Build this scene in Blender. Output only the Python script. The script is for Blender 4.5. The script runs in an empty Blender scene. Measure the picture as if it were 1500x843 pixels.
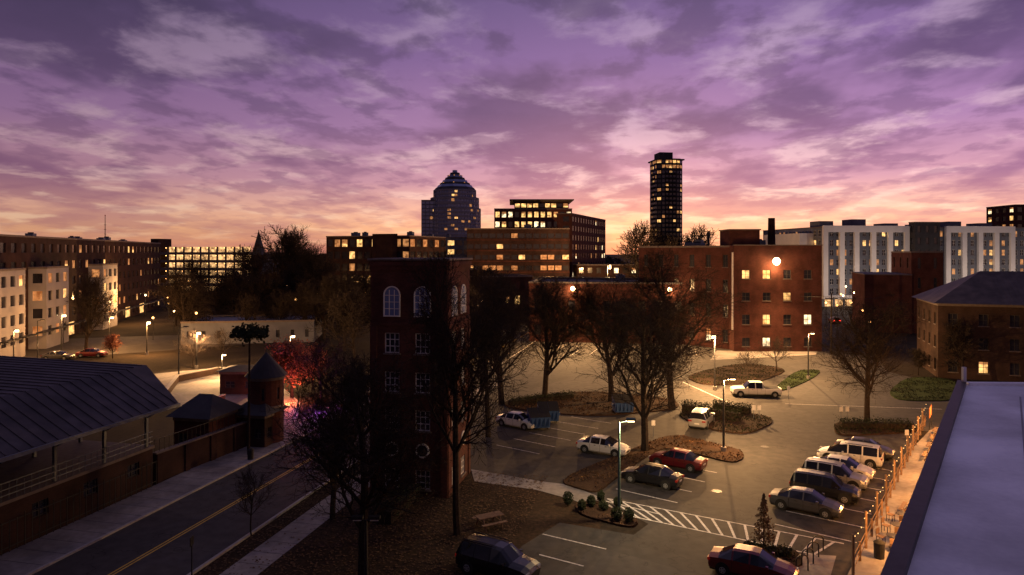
import bpy, bmesh, math, random
from mathutils import Vector, Matrix
R = random.Random(7)
scene = bpy.context.scene
scene.view_settings.view_transform = 'Standard'
scene.view_settings.look = 'None'
scene.view_settings.exposure = 0
H = 18.0
def gnd(u, v):
    """plan position (m) of a ground point from its image pixel coordinates"""
    Y = H*1000.0/(v-370.0)
    return ((u-750.0)/1000.0*Y, Y)
def bx(u, Y): return (u-750.0)/1000.0*Y
def hz(v, Y): return H-(v-370.0)/1000.0*Y

# ------------------------------------------------------------ materials
MATS = {}
def nmat(name):
    m = bpy.data.materials.new(name); m.use_nodes = True
    nt = m.node_tree; b = nt.nodes['Principled BSDF']; MATS[name] = m
    return m, nt, b
def noise_mat(name, c1, c2, scale=3, rough=.8, metal=0, bump=0, big=None, spec=.4, detail=4):
    m, nt, b = nmat(name); N = nt.nodes; L = nt.links
    tc = N.new('ShaderNodeTexCoord'); no = N.new('ShaderNodeTexNoise')
    no.inputs['Scale'].default_value = scale; no.inputs['Detail'].default_value = detail
    L.new(tc.outputs['Object'], no.inputs['Vector'])
    cr = N.new('ShaderNodeValToRGB'); cr.color_ramp.elements[0].position = .3; cr.color_ramp.elements[1].position = .7
    cr.color_ramp.elements[0].color = (*c1, 1); cr.color_ramp.elements[1].color = (*c2, 1)
    L.new(no.outputs['Fac'], cr.inputs['Fac']); out = cr.outputs['Color']
    if big:
        n2 = N.new('ShaderNodeTexNoise'); n2.inputs['Scale'].default_value = big; n2.inputs['Detail'].default_value = 4
        L.new(tc.outputs['Object'], n2.inputs['Vector'])
        mr = N.new('ShaderNodeMapRange'); mr.inputs[1].default_value = .3; mr.inputs[2].default_value = .7
        mr.inputs[3].default_value = .6; mr.inputs[4].default_value = 1.25
        L.new(n2.outputs['Fac'], mr.inputs[0])
        mx = N.new('ShaderNodeVectorMath'); mx.operation = 'SCALE'
        L.new(out, mx.inputs[0]); L.new(mr.outputs[0], mx.inputs['Scale']); out = mx.outputs[0]
    L.new(out, b.inputs['Base Color'])
    b.inputs['Roughness'].default_value = rough; b.inputs['Metallic'].default_value = metal
    b.inputs['Specular IOR Level'].default_value = spec
    if bump:
        bp = N.new('ShaderNodeBump'); bp.inputs['Strength'].default_value = bump; bp.inputs['Distance'].default_value = .03
        L.new(no.outputs['Fac'], bp.inputs['Height']); L.new(bp.outputs[0], b.inputs['Normal'])
    return m
def brick_mat(name, c1, c2, mortar, s=1.0):
    m, nt, b = nmat(name); N = nt.nodes; L = nt.links
    tc = N.new('ShaderNodeTexCoord'); sp = N.new('ShaderNodeSeparateXYZ'); L.new(tc.outputs['Object'], sp.inputs[0])
    ad = N.new('ShaderNodeMath'); L.new(sp.outputs[0], ad.inputs[0]); L.new(sp.outputs[1], ad.inputs[1])
    cb = N.new('ShaderNodeCombineXYZ'); L.new(ad.outputs[0], cb.inputs[0]); L.new(sp.outputs[2], cb.inputs[1])
    br = N.new('ShaderNodeTexBrick'); L.new(cb.outputs[0], br.inputs['Vector'])
    br.inputs['Scale'].default_value = 1; br.inputs['Brick Width'].default_value = .23*s; br.inputs['Row Height'].default_value = .08*s
    br.inputs['Mortar Size'].default_value = .008*s
    br.inputs['Color1'].default_value = (*c1, 1); br.inputs['Color2'].default_value = (*c2, 1); br.inputs['Mortar'].default_value = (*mortar, 1)
    n2 = N.new('ShaderNodeTexNoise'); n2.inputs['Scale'].default_value = .5; n2.inputs['Detail'].default_value = 6
    L.new(tc.outputs['Object'], n2.inputs['Vector'])
    mr = N.new('ShaderNodeMapRange'); mr.inputs[1].default_value = .3; mr.inputs[2].default_value = .7
    mr.inputs[3].default_value = .6; mr.inputs[4].default_value = 1.25
    L.new(n2.outputs['Fac'], mr.inputs[0])
    mx = N.new('ShaderNodeVectorMath'); mx.operation = 'SCALE'
    L.new(br.outputs['Color'], mx.inputs[0]); L.new(mr.outputs[0], mx.inputs['Scale'])
    L.new(mx.outputs[0], b.inputs['Base Color']); b.inputs['Roughness'].default_value = .9
    b.inputs['Specular IOR Level'].default_value = .15
    return m
def emit_mat(name, col, st, vary=False):
    m, nt, b = nmat(name)
    b.inputs['Base Color'].default_value = (*[c*.3 for c in col], 1)
    b.inputs['Emission Color'].default_value = (*col, 1); b.inputs['Emission Strength'].default_value = st
    m.cycles.emission_sampling = 'NONE'
    if vary:
        N = nt.nodes; L = nt.links
        tc = N.new('ShaderNodeTexCoord'); no = N.new('ShaderNodeTexNoise'); no.inputs['Scale'].default_value = .9
        no.inputs['Detail'].default_value = 3
        L.new(tc.outputs['Object'], no.inputs['Vector'])
        mr = N.new('ShaderNodeMapRange'); mr.inputs[1].default_value = .35; mr.inputs[2].default_value = .65
        mr.inputs[3].default_value = st*.25; mr.inputs[4].default_value = st*1.5
        L.new(no.outputs['Fac'], mr.inputs[0]); L.new(mr.outputs[0], b.inputs['Emission Strength'])
    return m
brick_mat('brick', (.11, .034, .026), (.075, .024, .019), (.08, .05, .042))
brick_mat('brick_dark', (.05, .023, .021), (.037, .018, .016), (.045, .032, .028))
brick_mat('brick_brown', (.065, .036, .027), (.045, .026, .02), (.06, .045, .038))
noise_mat('dark_panel', (.02, .019, .023), (.035, .032, .04), .6)
noise_mat('grey_panel', (.11, .12, .15), (.16, .17, .21), .4)
noise_mat('white_panel', (.68, .66, .67), (.76, .74, .75), .4)
noise_mat('pale_panel', (.25, .24, .27), (.31, .3, .33), .4)
noise_mat('concrete', (.22, .2, .185), (.31, .29, .265), 2.5, bump=.2, big=.3)
noise_mat('stone_trim', (.12, .095, .09), (.17, .14, .13), 2.5)
noise_mat('kerb_concrete', (.3, .28, .26), (.42, .4, .37), 4)
noise_mat('roof_dark', (.035, .033, .036), (.055, .052, .056), 1.2, big=.2)
noise_mat('roof_metal', (.05, .042, .046), (.085, .072, .076), 1.0, rough=.6, metal=.2, big=.25)
noise_mat('roof_white', (.8, .8, .85), (.9, .9, .93), 6, rough=.75, bump=.15, big=.25)
noise_mat('ground_soil', (.02, .016, .012), (.04, .03, .022), 2.2, big=.15, rough=1, spec=.1, bump=.4)
noise_mat('lawn', (.022, .017, .011), (.065, .038, .023), 4, big=.3, rough=1, spec=.1, bump=.5, detail=8)
noise_mat('mulch', (.028, .017, .011), (.06, .034, .022), 6, big=.6, rough=1, spec=.1, bump=.5)
noise_mat('green_grass', (.022, .036, .012), (.042, .065, .02), 5, big=.5, rough=1, spec=.1, bump=.5)
noise_mat('bark', (.022, .017, .015), (.05, .038, .032), 6, rough=1, spec=.05)
noise_mat('leaf_dark', (.012, .017, .01), (.035, .04, .02), 1.5, rough=.9, spec=.1)
noise_mat('leaf_withered', (.016, .012, .009), (.036, .026, .018), 1.5, rough=.9, spec=.1)
noise_mat('leaf_rust', (.2, .06, .03), (.34, .13, .06), 2, rough=.8)
noise_mat('leaf_brown', (.06, .032, .016), (.12, .062, .028), 3, rough=.9)
noise_mat('paint_white_line', (.3, .28, .26), (.7, .68, .65), 5, rough=.7, detail=10)
noise_mat('paint_yellow_line', (.5, .3, .04), (.7, .45, .07), 4, rough=.7)
noise_mat('wood', (.16, .095, .06), (.26, .165, .1), 6)
noise_mat('steel_dark', (.03, .03, .035), (.05, .05, .055), 3, rough=.5, metal=.6)
noise_mat('steel_grey', (.13, .15, .18), (.19, .21, .24), 3, rough=.5, metal=.3)
noise_mat('steel_green', (.08, .17, .15), (.12, .22, .2), 3, rough=.5, metal=.2)
noise_mat('dumpster_blue', (.02, .05, .16), (.03, .08, .22), 3, rough=.6)
noise_mat('rubber', (.012, .012, .012), (.02, .02, .02), 9, rough=.9)
noise_mat('sign_white', (.6, .6, .6), (.7, .7, .7), 2)
noise_mat('frame_white', (.6, .55, .52), (.74, .69, .66), 3)
noise_mat('frame_dark', (.04, .035, .035), (.06, .055, .055), 3)
noise_mat('glass_dark', (.015, .016, .025), (.035, .035, .05), .35, rough=.12, spec=.8)
noise_mat('glass_blue', (.12, .17, .36), (.2, .26, .46), .1, rough=.18, spec=1)
noise_mat('glass_car', (.006, .007, .009), (.012, .012, .015), 1, rough=.05, spec=.8)
noise_mat('banner', (.35, .12, .05), (.5, .2, .08), 2)
emit_mat('lit_warm', (1, .55, .18), 1.3, True)
emit_mat('lit_pale', (1, .76, .42), 1.8, True)
emit_mat('lit_dim', (1, .42, .14), .45, True)
emit_mat('lit_garage', (1, .55, .22), 1.0, True)
emit_mat('lamp_white', (1, .68, .32), 14)
emit_mat('lamp_warm', (1, .48, .14), 6)
emit_mat('bulb', (1, .55, .18), 4)
emit_mat('headlight_off', (.7, .7, .75), .02)
emit_mat('tail_red', (.6, .02, .01), .12)
emit_mat('tail_lit', (1, .05, .03), 5)
def carpaint(name, c, metal=.3):
    m, nt, b = nmat(name); b.inputs['Base Color'].default_value = (*c, 1)
    b.inputs['Metallic'].default_value = metal
    b.inputs['Coat Weight'].default_value = .6; b.inputs['Coat Roughness'].default_value = .1
    N = nt.nodes; L = nt.links; no = N.new('ShaderNodeTexNoise'); no.inputs['Scale'].default_value = 6
    mr = N.new('ShaderNodeMapRange'); mr.inputs[3].default_value = .22; mr.inputs[4].default_value = .45
    L.new(no.outputs['Fac'], mr.inputs[0]); L.new(mr.outputs[0], b.inputs['Roughness'])
carpaint('car_white', (.6, .59, .57), 0); carpaint('car_black', (.012, .012, .015)); carpaint('car_red', (.13, .008, .012))
carpaint('car_silver', (.34, .35, .36), .4); carpaint('car_grey', (.08, .08, .085), .4)
def asphalt(name, a, b_):
    m = noise_mat(name, a, b_, 1.3, rough=.8, bump=.3, big=.09, detail=9, spec=.3)
    nt = m.node_tree; N = nt.nodes; L = nt.links; b = N['Principled BSDF']
    src = b.inputs['Base Color'].links[0].from_socket
    tc = N.new('ShaderNodeTexCoord'); n1 = N.new('ShaderNodeTexNoise'); n1.inputs['Scale'].default_value = .8
    L.new(tc.outputs['Object'], n1.inputs['Vector'])
    sc = N.new('ShaderNodeVectorMath'); sc.operation = 'SCALE'; sc.inputs['Scale'].default_value = 4
    L.new(n1.outputs['Color'], sc.inputs[0])
    adv = N.new('ShaderNodeVectorMath'); L.new(tc.outputs['Object'], adv.inputs[0]); L.new(sc.outputs[0], adv.inputs[1])
    vo = N.new('ShaderNodeTexVoronoi'); vo.feature = 'DISTANCE_TO_EDGE'; vo.inputs['Scale'].default_value = .16
    L.new(adv.outputs[0], vo.inputs['Vector'])
    mr = N.new('ShaderNodeMapRange'); mr.inputs[1].default_value = 0; mr.inputs[2].default_value = .012
    mr.inputs[3].default_value = .4; mr.inputs[4].default_value = 1
    L.new(vo.outputs['Distance'], mr.inputs[0])
    v2 = N.new('ShaderNodeTexVoronoi'); v2.distance = 'CHEBYCHEV'; v2.inputs['Scale'].default_value = .07
    mp = N.new('ShaderNodeMapping'); mp.inputs['Rotation'].default_value = (0, 0, .63); L.new(tc.outputs['Object'], mp.inputs[0]); L.new(mp.outputs[0], v2.inputs['Vector'])
    sx = N.new('ShaderNodeSeparateXYZ'); L.new(v2.outputs['Color'], sx.inputs[0])
    m3 = N.new('ShaderNodeMapRange'); m3.inputs[3].default_value = .8; m3.inputs[4].default_value = 1.15; L.new(sx.outputs[0], m3.inputs[0])
    mm = N.new('ShaderNodeMath'); mm.operation = 'MULTIPLY'; L.new(mr.outputs[0], mm.inputs[0]); L.new(m3.outputs[0], mm.inputs[1])
    m2 = N.new('ShaderNodeVectorMath'); m2.operation = 'SCALE'
    L.new(src, m2.inputs[0]); L.new(mm.outputs[0], m2.inputs['Scale']); L.new(m2.outputs[0], b.inputs['Base Color'])
asphalt('asphalt', (.034, .031, .029), (.066, .06, .055))
asphalt('asphalt_road', (.042, .038, .036), (.07, .064, .06))

# ------------------------------------------------------------ group builder
class G:
    def __init__(s, name, loc=(0, 0, 0), rot=0):
        s.name = name; s.loc = loc; s.rot = rot; s.parts = {}; s.lights = []
    def add(s, part, mat, vs, fs):
        P = s.parts.setdefault((part, mat), ([], []))
        o = len(P[0]); P[0].extend([tuple(v) for v in vs]); P[1].extend([tuple(i+o for i in f) for f in fs])
    def box(s, part, mat, x0, x1, y0, y1, z0, z1):
        vs = [(x, y, z) for z in (z0, z1) for x, y in ((x0, y0), (x1, y0), (x1, y1), (x0, y1))]
        s.add(part, mat, vs, [(3, 2, 1, 0), (4, 5, 6, 7), (0, 1, 5, 4), (1, 2, 6, 5), (2, 3, 7, 6), (3, 0, 4, 7)])
    def cyl(s, part, mat, p0, p1, r0, r1=None, n=10):
        if r1 is None: r1 = r0
        p0 = Vector(p0); p1 = Vector(p1); d = (p1-p0).normalized()
        a = d.orthogonal().normalized(); b = d.cross(a)
        vs = []
        for p, r in ((p0, r0), (p1, r1)):
            for i in range(n):
                t = 2*math.pi*i/n; vs.append(p+a*math.cos(t)*r+b*math.sin(t)*r)
        fs = [(i, (i+1) % n, n+(i+1) % n, n+i) for i in range(n)]+[tuple(range(n-1, -1, -1)), tuple(range(n, 2*n))]
        s.add(part, mat, vs, fs)
    def ball(s, part, mat, c, r, n=8):
        vs = []; fs = []
        for j in range(n+1):
            ph = math.pi*j/n
            for i in range(n):
                t = 2*math.pi*i/n
                vs.append((c[0]+r*math.sin(ph)*math.cos(t), c[1]+r*math.sin(ph)*math.sin(t), c[2]+r*math.cos(ph)))
        for j in range(n):
            for i in range(n): fs.append((j*n+i, (j+1)*n+i, (j+1)*n+(i+1) % n, j*n+(i+1) % n))
        s.add(part, mat, vs, fs)
    def light(s, loc, power, col=(1, .62, .28), r=.2, aim=None, cone=150): s.lights.append((loc, power, col, r, aim, cone))
    def done(s, smooth=()):
        single = len(s.parts) == 1 and not s.lights
        e = None
        if not single:
            e = bpy.data.objects.new(s.name, None); e.location = s.loc; e.rotation_euler = (0, 0, s.rot); e.empty_display_size = .5
            scene.collection.objects.link(e)
        for (part, mat), (vs, fs) in s.parts.items():
            me = bpy.data.meshes.new(part); me.from_pydata(vs, [], fs); me.materials.append(MATS[mat]); me.update()
            o = bpy.data.objects.new(s.name if single else part, me); scene.collection.objects.link(o)
            if part in smooth:
                for p in me.polygons: p.use_smooth = True
            if single: o.location = s.loc; o.rotation_euler = (0, 0, s.rot); e = o
            else: o.parent = e
        for loc, pw, col, r, aim, cone in s.lights:
            l = bpy.data.lights.new('lamp_light', 'SPOT' if aim else 'POINT'); l.energy = pw; l.color = col; l.shadow_soft_size = r
            o = bpy.data.objects.new('light', l); o.location = loc; scene.collection.objects.link(o); o.parent = e
            if aim:
                l.spot_size = math.radians(cone); l.spot_blend = .8
                o.rotation_euler = Vector(aim).to_track_quat('-Z', 'Y').to_euler()
        return e

def facade_x(g, a, b, z0, z1, xo, zo, lit=.1, wall='brick', depth=.2, frame=None, bars=(1, 1), litmats=('lit_warm', 'lit_dim', 'lit_pale'), dark='glass_dark', sill=None):
    a = Vector(a); b = Vector(b); d = b-a; L = d.length; ex = d/L; n = Vector((ex.y, -ex.x))
    xs = [0]; [xs.extend(t) for t in xo]; xs.append(L); zs = [z0]; [zs.extend(t) for t in zo]; zs.append(z1)
    def P(x, z, ins=0): q = a+ex*x-n*ins; return (q.x, q.y, z)
    def bx_(part, mat, x0, x1, z0_, z1_, d0, d1):
        vs = [P(x0, z0_, d0), P(x1, z0_, d0), P(x1, z1_, d0), P(x0, z1_, d0), P(x0, z0_, d1), P(x1, z0_, d1), P(x1, z1_, d1), P(x0, z1_, d1)]
        g.add(part, mat, vs, [(0, 1, 2, 3), (7, 6, 5, 4), (0, 4, 5, 1), (1, 5, 6, 2), (2, 6, 7, 3), (3, 7, 4, 0)])
    for j in range(len(zs)-1):
        if j % 2 == 0:
            g.add('walls', wall, [P(0, zs[j]), P(L, zs[j]), P(L, zs[j+1]), P(0, zs[j+1])], [(0, 1, 2, 3)]); continue
        for i in range(len(xs)-1):
            x0, x1, y0, y1 = xs[i], xs[i+1], zs[j], zs[j+1]
            if i % 2 == 0:
                g.add('walls', wall, [P(x0, y0), P(x1, y0), P(x1, y1), P(x0, y1)], [(0, 1, 2, 3)]); continue
            f = [P(x0, y0), P(x1, y0), P(x1, y1), P(x0, y1)]; k = [P(x0, y0, depth), P(x1, y0, depth), P(x1, y1, depth), P(x0, y1, depth)]
            g.add('walls', wall, f+k, [(0, 1, 5, 4), (1, 2, 6, 5), (2, 3, 7, 6), (3, 0, 4, 7)])
            if R.random() < lit:
                m = R.choice(litmats)
                if R.random() < .5:
                    ym = y0+(y1-y0)*R.uniform(.35, .8); g.add('lit_windows', m, [P(x0, y0, depth), P(x1, y0, depth), P(x1, ym, depth), P(x0, ym, depth)], [(0, 1, 2, 3)])
                    g.add('blinds', 'lit_dim', [P(x0, ym, depth), P(x1, ym, depth), P(x1, y1, depth), P(x0, y1, depth)], [(0, 1, 2, 3)])
                else: g.add('lit_windows', m, k, [(0, 1, 2, 3)])
            else: g.add('windows', dark, k, [(0, 1, 2, 3)])
            if frame:
                t = .06; dd = depth-.07; e = depth-.003
                bx_('window_frames', frame, x0, x0+t, y0, y1, dd, e); bx_('window_frames', frame, x1-t, x1, y0, y1, dd, e)
                bx_('window_frames', frame, x0+t, x1-t, y0, y0+t, dd, e); bx_('window_frames', frame, x0+t, x1-t, y1-t, y1, dd, e)
                for q in range(bars[0]):
                    xc = x0+(x1-x0)*(q+1)/(bars[0]+1); bx_('window_frames', frame, xc-.025, xc+.025, y0+t, y1-t, dd+.01, e)
                for q in range(bars[1]):
                    zc = y0+(y1-y0)*(q+1)/(bars[1]+1); bx_('window_frames', frame, x0+t, x1-t, zc-.025, zc+.025, dd+.013, e-.002)
            if sill: bx_('window_sills', sill, x0-.1, x1+.1, y0-.12, y0-.002, -.08, .05)
    return bx_
def facade(g, a, b, z0, z1, nx, nz, ww=.5, wh=.55, so=.28, base=0, top=.6, **k):
    L = (Vector(b)-Vector(a)).length; c = L/nx
    xo = [(i*c+c*(1-ww)/2, i*c+c*(1+ww)/2) for i in range(nx)]
    f = (z1-z0-base-top)/nz
    zo = [(z0+base+j*f+f*so, z0+base+j*f+f*(so+wh)) for j in range(nz)]
    return facade_x(g, a, b, z0, z1, xo, zo, **k)
def block(g, x0, x1, y0, y1, z0, z1, nf, ns, nz, cop='stone_trim', roof='roof_dark', back=False, **k):
    c = [(x0, y0), (x1, y0), (x1, y1), (x0, y1)]
    facade(g, c[0], c[1], z0, z1, nf, nz, **k); facade(g, c[1], c[2], z0, z1, ns, nz, **k)
    facade(g, c[2], c[3], z0, z1, nf, nz, **{**k, 'lit': 0}); facade(g, c[3], c[0], z0, z1, ns, nz, **k)
    g.add('roof', roof, [(x, y, z1-.35) for x, y in c], [(0, 1, 2, 3)])
    t = .3; p = .08
    g.box('coping', cop, x0-p, x1+p, y0-p, y0+t, z1-.25, z1+.1); g.box('coping', cop, x0-p, x1+p, y1-t, y1+p, z1-.25, z1+.1)
    g.box('coping', cop, x0-p, x0+t, y0+t, y1-t, z1-.25, z1+.1); g.box('coping', cop, x1-t, x1+p, y0+t, y1-t, z1-.25, z1+.1)
def hvac(g, x0, x1, y0, y1, z, n=3, s=2.2):
    for i in range(n):
        x = R.uniform(x0, x1-s); y = R.uniform(y0, y1-s); w = s*R.uniform(.6, 1.2); h = R.uniform(.8, 1.7)
        g.box('rooftop_units', 'steel_grey', x, x+w, y, y+w*.8, z-.3, z+h)
        g.cyl('rooftop_units', 'steel_dark', (x+w/2, y+w*.4, z+h), (x+w/2, y+w*.4, z+h+.25), w*.3, n=10)
def site(name, u1, Y1, u2, Y2):
    p = Vector((bx(u1, Y1), Y1)); q = Vector((bx(u2, Y2), Y2)); d = q-p
    g = G(name, (p.x, p.y, 0), math.atan2(d.y, d.x)); return g, d.length

# ------------------------------------------------------------ flat sheets
def sheet(name, pts, z, mat, raw=False):
    me = bpy.data.meshes.new(name); bm = bmesh.new()
    P = pts if raw else [gnd(*p) for p in pts]
    f = bm.faces.new([bm.verts.new((x, y, z)) for x, y in P]); bm.normal_update()
    if f.normal.z < 0: f.normal_flip()
    bmesh.ops.triangulate(bm, faces=bm.faces[:]); bm.to_mesh(me); bm.free()
    me.materials.append(MATS[mat]); o = bpy.data.objects.new(name, me); scene.collection.objects.link(o); return o
def inside(x, y, P):
    c = False
    for i in range(len(P)):
        (x1, y1), (x2, y2) = P[i-1], P[i]
        if (y1 > y) != (y2 > y) and x < (x2-x1)*(y-y1)/(y2-y1)+x1: c = not c
    return c
def island(name, pts, mat, h=.14, raw=False, kerb=.2, cover=None):
    P = pts if raw else [gnd(*p) for p in pts]
    for _ in range(2):
        Q = []
        for i in range(len(P)):
            a = Vector(P[i]); b = Vector(P[(i+1) % len(P)]); Q += [a*.8+b*.2, a*.2+b*.8]
        P = [tuple(q) for q in Q]
    me = bpy.data.meshes.new(name); bm = bmesh.new()
    f = bm.faces.new([bm.verts.new((x, y, h)) for x, y in P]); bm.normal_update()
    if f.normal.z < 0: f.normal_flip()
    bmesh.ops.inset_region(bm, faces=[f], thickness=kerb)
    for rf in bm.faces: rf.material_index = 0
    f.material_index = 1; inner = [(v.co.x, v.co.y) for v in f.verts]
    ed = [e for e in bm.edges if e.is_boundary]
    ex = bmesh.ops.extrude_edge_only(bm, edges=ed)
    for v in [v for v in ex['geom'] if isinstance(v, bmesh.types.BMVert)]: v.co.z = -.02
    bmesh.ops.triangulate(bm, faces=[f]); bmesh.ops.recalc_face_normals(bm, faces=bm.faces[:])
    bm.to_mesh(me); bm.free(); me.materials.append(MATS['kerb_concrete']); me.materials.append(MATS[mat])
    o = bpy.data.objects.new(name, me); scene.collection.objects.link(o)
    if cover:
        xs = [p[0] for p in inner]; ys = [p[1] for p in inner]; A = (max(xs)-min(xs))*(max(ys)-min(ys)); vs = []; fs = []
        for i in range(int(min(9000, A*22))):
            x = R.uniform(min(xs), max(xs)); y = R.uniform(min(ys), max(ys))
            if not inside(x, y, inner): continue
            if math.sin(x*1.7+2*math.sin(y))+math.sin(y*1.3) < R.uniform(-1.6, .6): continue
            a = R.random()*6.28; s = R.uniform(.04, .1); q = R.uniform(.05, .16); c, n = math.cos(a)*s, math.sin(a)*s
            k = len(vs); vs += [(x-c, y-n, h), (x+c, y+n, h), (x+c*.5+R.gauss(0, .05), y+n*.5+R.gauss(0, .05), h+q)]; fs.append((k, k+1, k+2))
        g = G('ground_cover'); g.add('blades', cover, vs, fs); g.done()
    return o
sheet('ground', [(-4000, -500), (4000, -500), (4000, 6000), (-4000, 6000)], 0, 'ground_soil', True)
RD = Vector((.2205, .9754)); RN = Vector((.9754, -.2205)); R0 = Vector((-22.4, 38))
def rp(s, o): q = R0+RD*s+RN*o; return (q.x, q.y)
def strip(name, s0, s1, o0, o1, z, mat): return sheet(name, [rp(s0, o0), rp(s0, o1), rp(s1, o1), rp(s1, o0)], z, mat, True)
strip('lawn', -40, 42, 4.6, 26, .004, 'lawn')
strip('road', -60, 330, -4.3, 4.3, .01, 'asphalt_road')
for o0 in (-.18, .06): strip('road_marking', -60, 200, o0, o0+.12, .014, 'paint_yellow_line')
def kerbline(s0, s1, o, w=.18):
    g = G('kerb')
    P = [rp(s0, o), rp(s0, o+w), rp(s1, o+w), rp(s1, o)]
    g.add('kerb', 'kerb_concrete', [(x, y, z) for z in (-.02, .14) for x, y in P], [(4, 5, 6, 7), (0, 1, 5, 4), (1, 2, 6, 5), (2, 3, 7, 6), (3, 0, 4, 7)]); g.done()
kerbline(-60, 120, 4.3); kerbline(-60, 120, -4.48)
strip('pavement', -60, 120, -8.1, -4.48, .12, 'concrete')
strip('pavement', -60, 60, 5.9, 8.0, .02, 'concrete')
g = G('pavement_joints')
for i in range(90):
    s = -30+i*1.5
    P = [rp(s, -8.05), rp(s, -4.5), rp(s+.04, -4.5), rp(s+.04, -8.05)]
    g.add('joint', 'roof_dark', [(x, y, .124) for x, y in P], [(0, 1, 2, 3)])
    P = [rp(s, 5.9), rp(s, 8), rp(s+.04, 8), rp(s+.04, 5.9)]
    g.add('joint', 'roof_dark', [(x, y, .024) for x, y in P], [(0, 1, 2, 3)])
g.done()
sheet('parking_lot', [(690, 880), (765, 800), (820, 766), (928, 784), (950, 768), (880, 731), (866, 724), (815, 708), (700, 690), (630, 690), (610, 600), (660, 560), (720, 500), (760, 482),
      (1180, 482), (1195, 470), (1210, 448), (1245, 448), (1260, 490), (1300, 545), (1390, 565), (1560, 580), (1600, 640), (1350, 632), (1215, 900)], .012, 'asphalt')
sheet('far_street', [(-300, 545), (0, 530), (230, 515), (420, 500), (420, 488), (230, 492), (0, 500), (-300, 510)], .008, 'asphalt_road')
sheet('plaza', [(225, 548), (330, 538), (405, 560), (440, 590), (430, 640), (330, 655), (290, 615), (235, 575)], .016, 'concrete')
sheet('footpath', [(690, 688), (790, 705), (835, 711), (872, 726), (905, 748), (880, 752), (840, 733), (785, 718), (695, 706)], .02, 'concrete')
sheet('pavement', [(1040, 528), (1195, 520), (1200, 512), (1050, 514)], .02, 'concrete')
GB = 'leaf_brown'
island('planting_bed', [(812, 706), (925, 660), (985, 636), (1050, 652), (1088, 662), (1090, 674), (1072, 680), (1025, 668), (975, 657), (950, 668), (905, 700), (878, 722), (862, 722)], 'mulch', cover=GB)
island('planting_bed', [(985, 606), (1060, 600), (1130, 612), (1132, 622), (1095, 638), (1035, 630)], 'mulch', cover='leaf_dark')
island('planting_bed', [(1222, 618), (1345, 622), (1352, 634), (1240, 640), (1222, 636)], 'mulch', cover='leaf_dark')
island('grass_verge', [(1300, 575), (1330, 553), (1400, 556), (1410, 588), (1315, 588)], 'green_grass', cover='leaf_dark')
island('grass_verge', [(1133, 570), (1168, 543), (1205, 543), (1190, 556), (1148, 574)], 'green_grass', cover='leaf_dark')
island('planting_bed', [(735, 588), (860, 573), (985, 585), (1000, 600), (870, 612), (745, 600)], 'mulch', cover=GB)
island('planting_bed', [(1000, 552), (1085, 532), (1160, 542), (1110, 562), (1030, 566)], 'mulch', cover='leaf_dark')
island('planting_bed', [(1082, 802), (1168, 806), (1178, 834), (1110, 838), (1075, 815)], 'mulch', cover='leaf_dark')
island('planting_bed', [(840, 740), (872, 734), (905, 752), (938, 766), (925, 776), (850, 757)], 'mulch', cover=GB)
LU = Vector((.588, .809)); LV = Vector((.809, -.588)); L0 = Vector((18.6, 38.0))
def lp(s, o): q = L0+LU*s+LV*o; return (q.x, q.y)
island('terrace', [lp(-20, .1), lp(-20, 5.4), lp(41, 5.4), lp(41, .1)], 'concrete', h=.15, raw=True)
sheet('pavement', [(1150, 850), (1180, 812), (1225, 815), (1215, 850)], .02, 'concrete')
g = G('parking_marking')
def line(p, q, w=.12, z=.018):
    p = Vector(p); q = Vector(q); d = (q-p).normalized(); n = Vector((-d.y, d.x))*w/2
    g.add('marking', 'paint_white_line', [(v.x, v.y, z) for v in (p-n, q-n, q+n, p+n)], [(0, 1, 2, 3)])
A0, A1 = Vector(gnd(890, 731)), Vector(gnd(1236, 797)); B0, B1 = Vector(gnd(925, 757)), Vector(gnd(1192, 813))
line(A0, A1); line(B0, B1)
for i in range(15):
    t = i/14.5; line(A0.lerp(A1, t), B0.lerp(B1, min(1, t+.05)), .16, .022)
line(gnd(795, 783), gnd(888, 805)); line(gnd(790, 813), gnd(855, 830))
for k in range(-1, 4):
    p = Vector((9.2, 54.2))+LU*(k*2.75-2.6); line(p+LV*.3, p+LV*5.2)
for k in range(0, 7):
    p = lp(6.6+k*2.85-1.5, -.3); q = lp(6.6+k*2.85-1.5, -5.2); line(p, q)
for k in range(6):
    p = Vector(gnd(740, 655))+LU*(k*2.7)+LV*-1; line(p, p+LV*4.8, .09)
line(gnd(1000, 560), gnd(1090, 600), .15); line(gnd(930, 530), gnd(1000, 520)); line(gnd(1200, 545), gnd(1120, 575), .15)
line(gnd(1150, 592), gnd(1380, 600), .12, .02)
for k in range(8): line(gnd(850+k*24, 512), gnd(838+k*26, 520), .15)
g.done()
g = G('manhole_cover')
for u, v in ((1120, 655), (1050, 720), (860, 640)):
    x, y = gnd(u, v); g.cyl('cover', 'steel_dark', (x, y, .0), (x, y, .022), .38, n=20)
g.done()
g = G('fallen_leaves'); vs = []; fs = []
for i in range(9000):
    s = R.uniform(-5, 22); o = R.uniform(4.6, 21)
    if 5.9 < o < 8 and R.random() < .8: continue
    x, y = rp(s, o); a = R.random()*3.14; w = R.uniform(.04, .09); z = R.uniform(.012, .05)
    k = len(vs); c, n = math.cos(a)*w, math.sin(a)*w
    vs += [(x+c, y+n, z), (x-n, y+c, z+R.uniform(0, .04)), (x-c, y-n, z), (x+n, y-c, z)]; fs.append((k, k+1, k+2, k+3))
g.add('leaves', 'leaf_brown', vs, fs); g.done()

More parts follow.
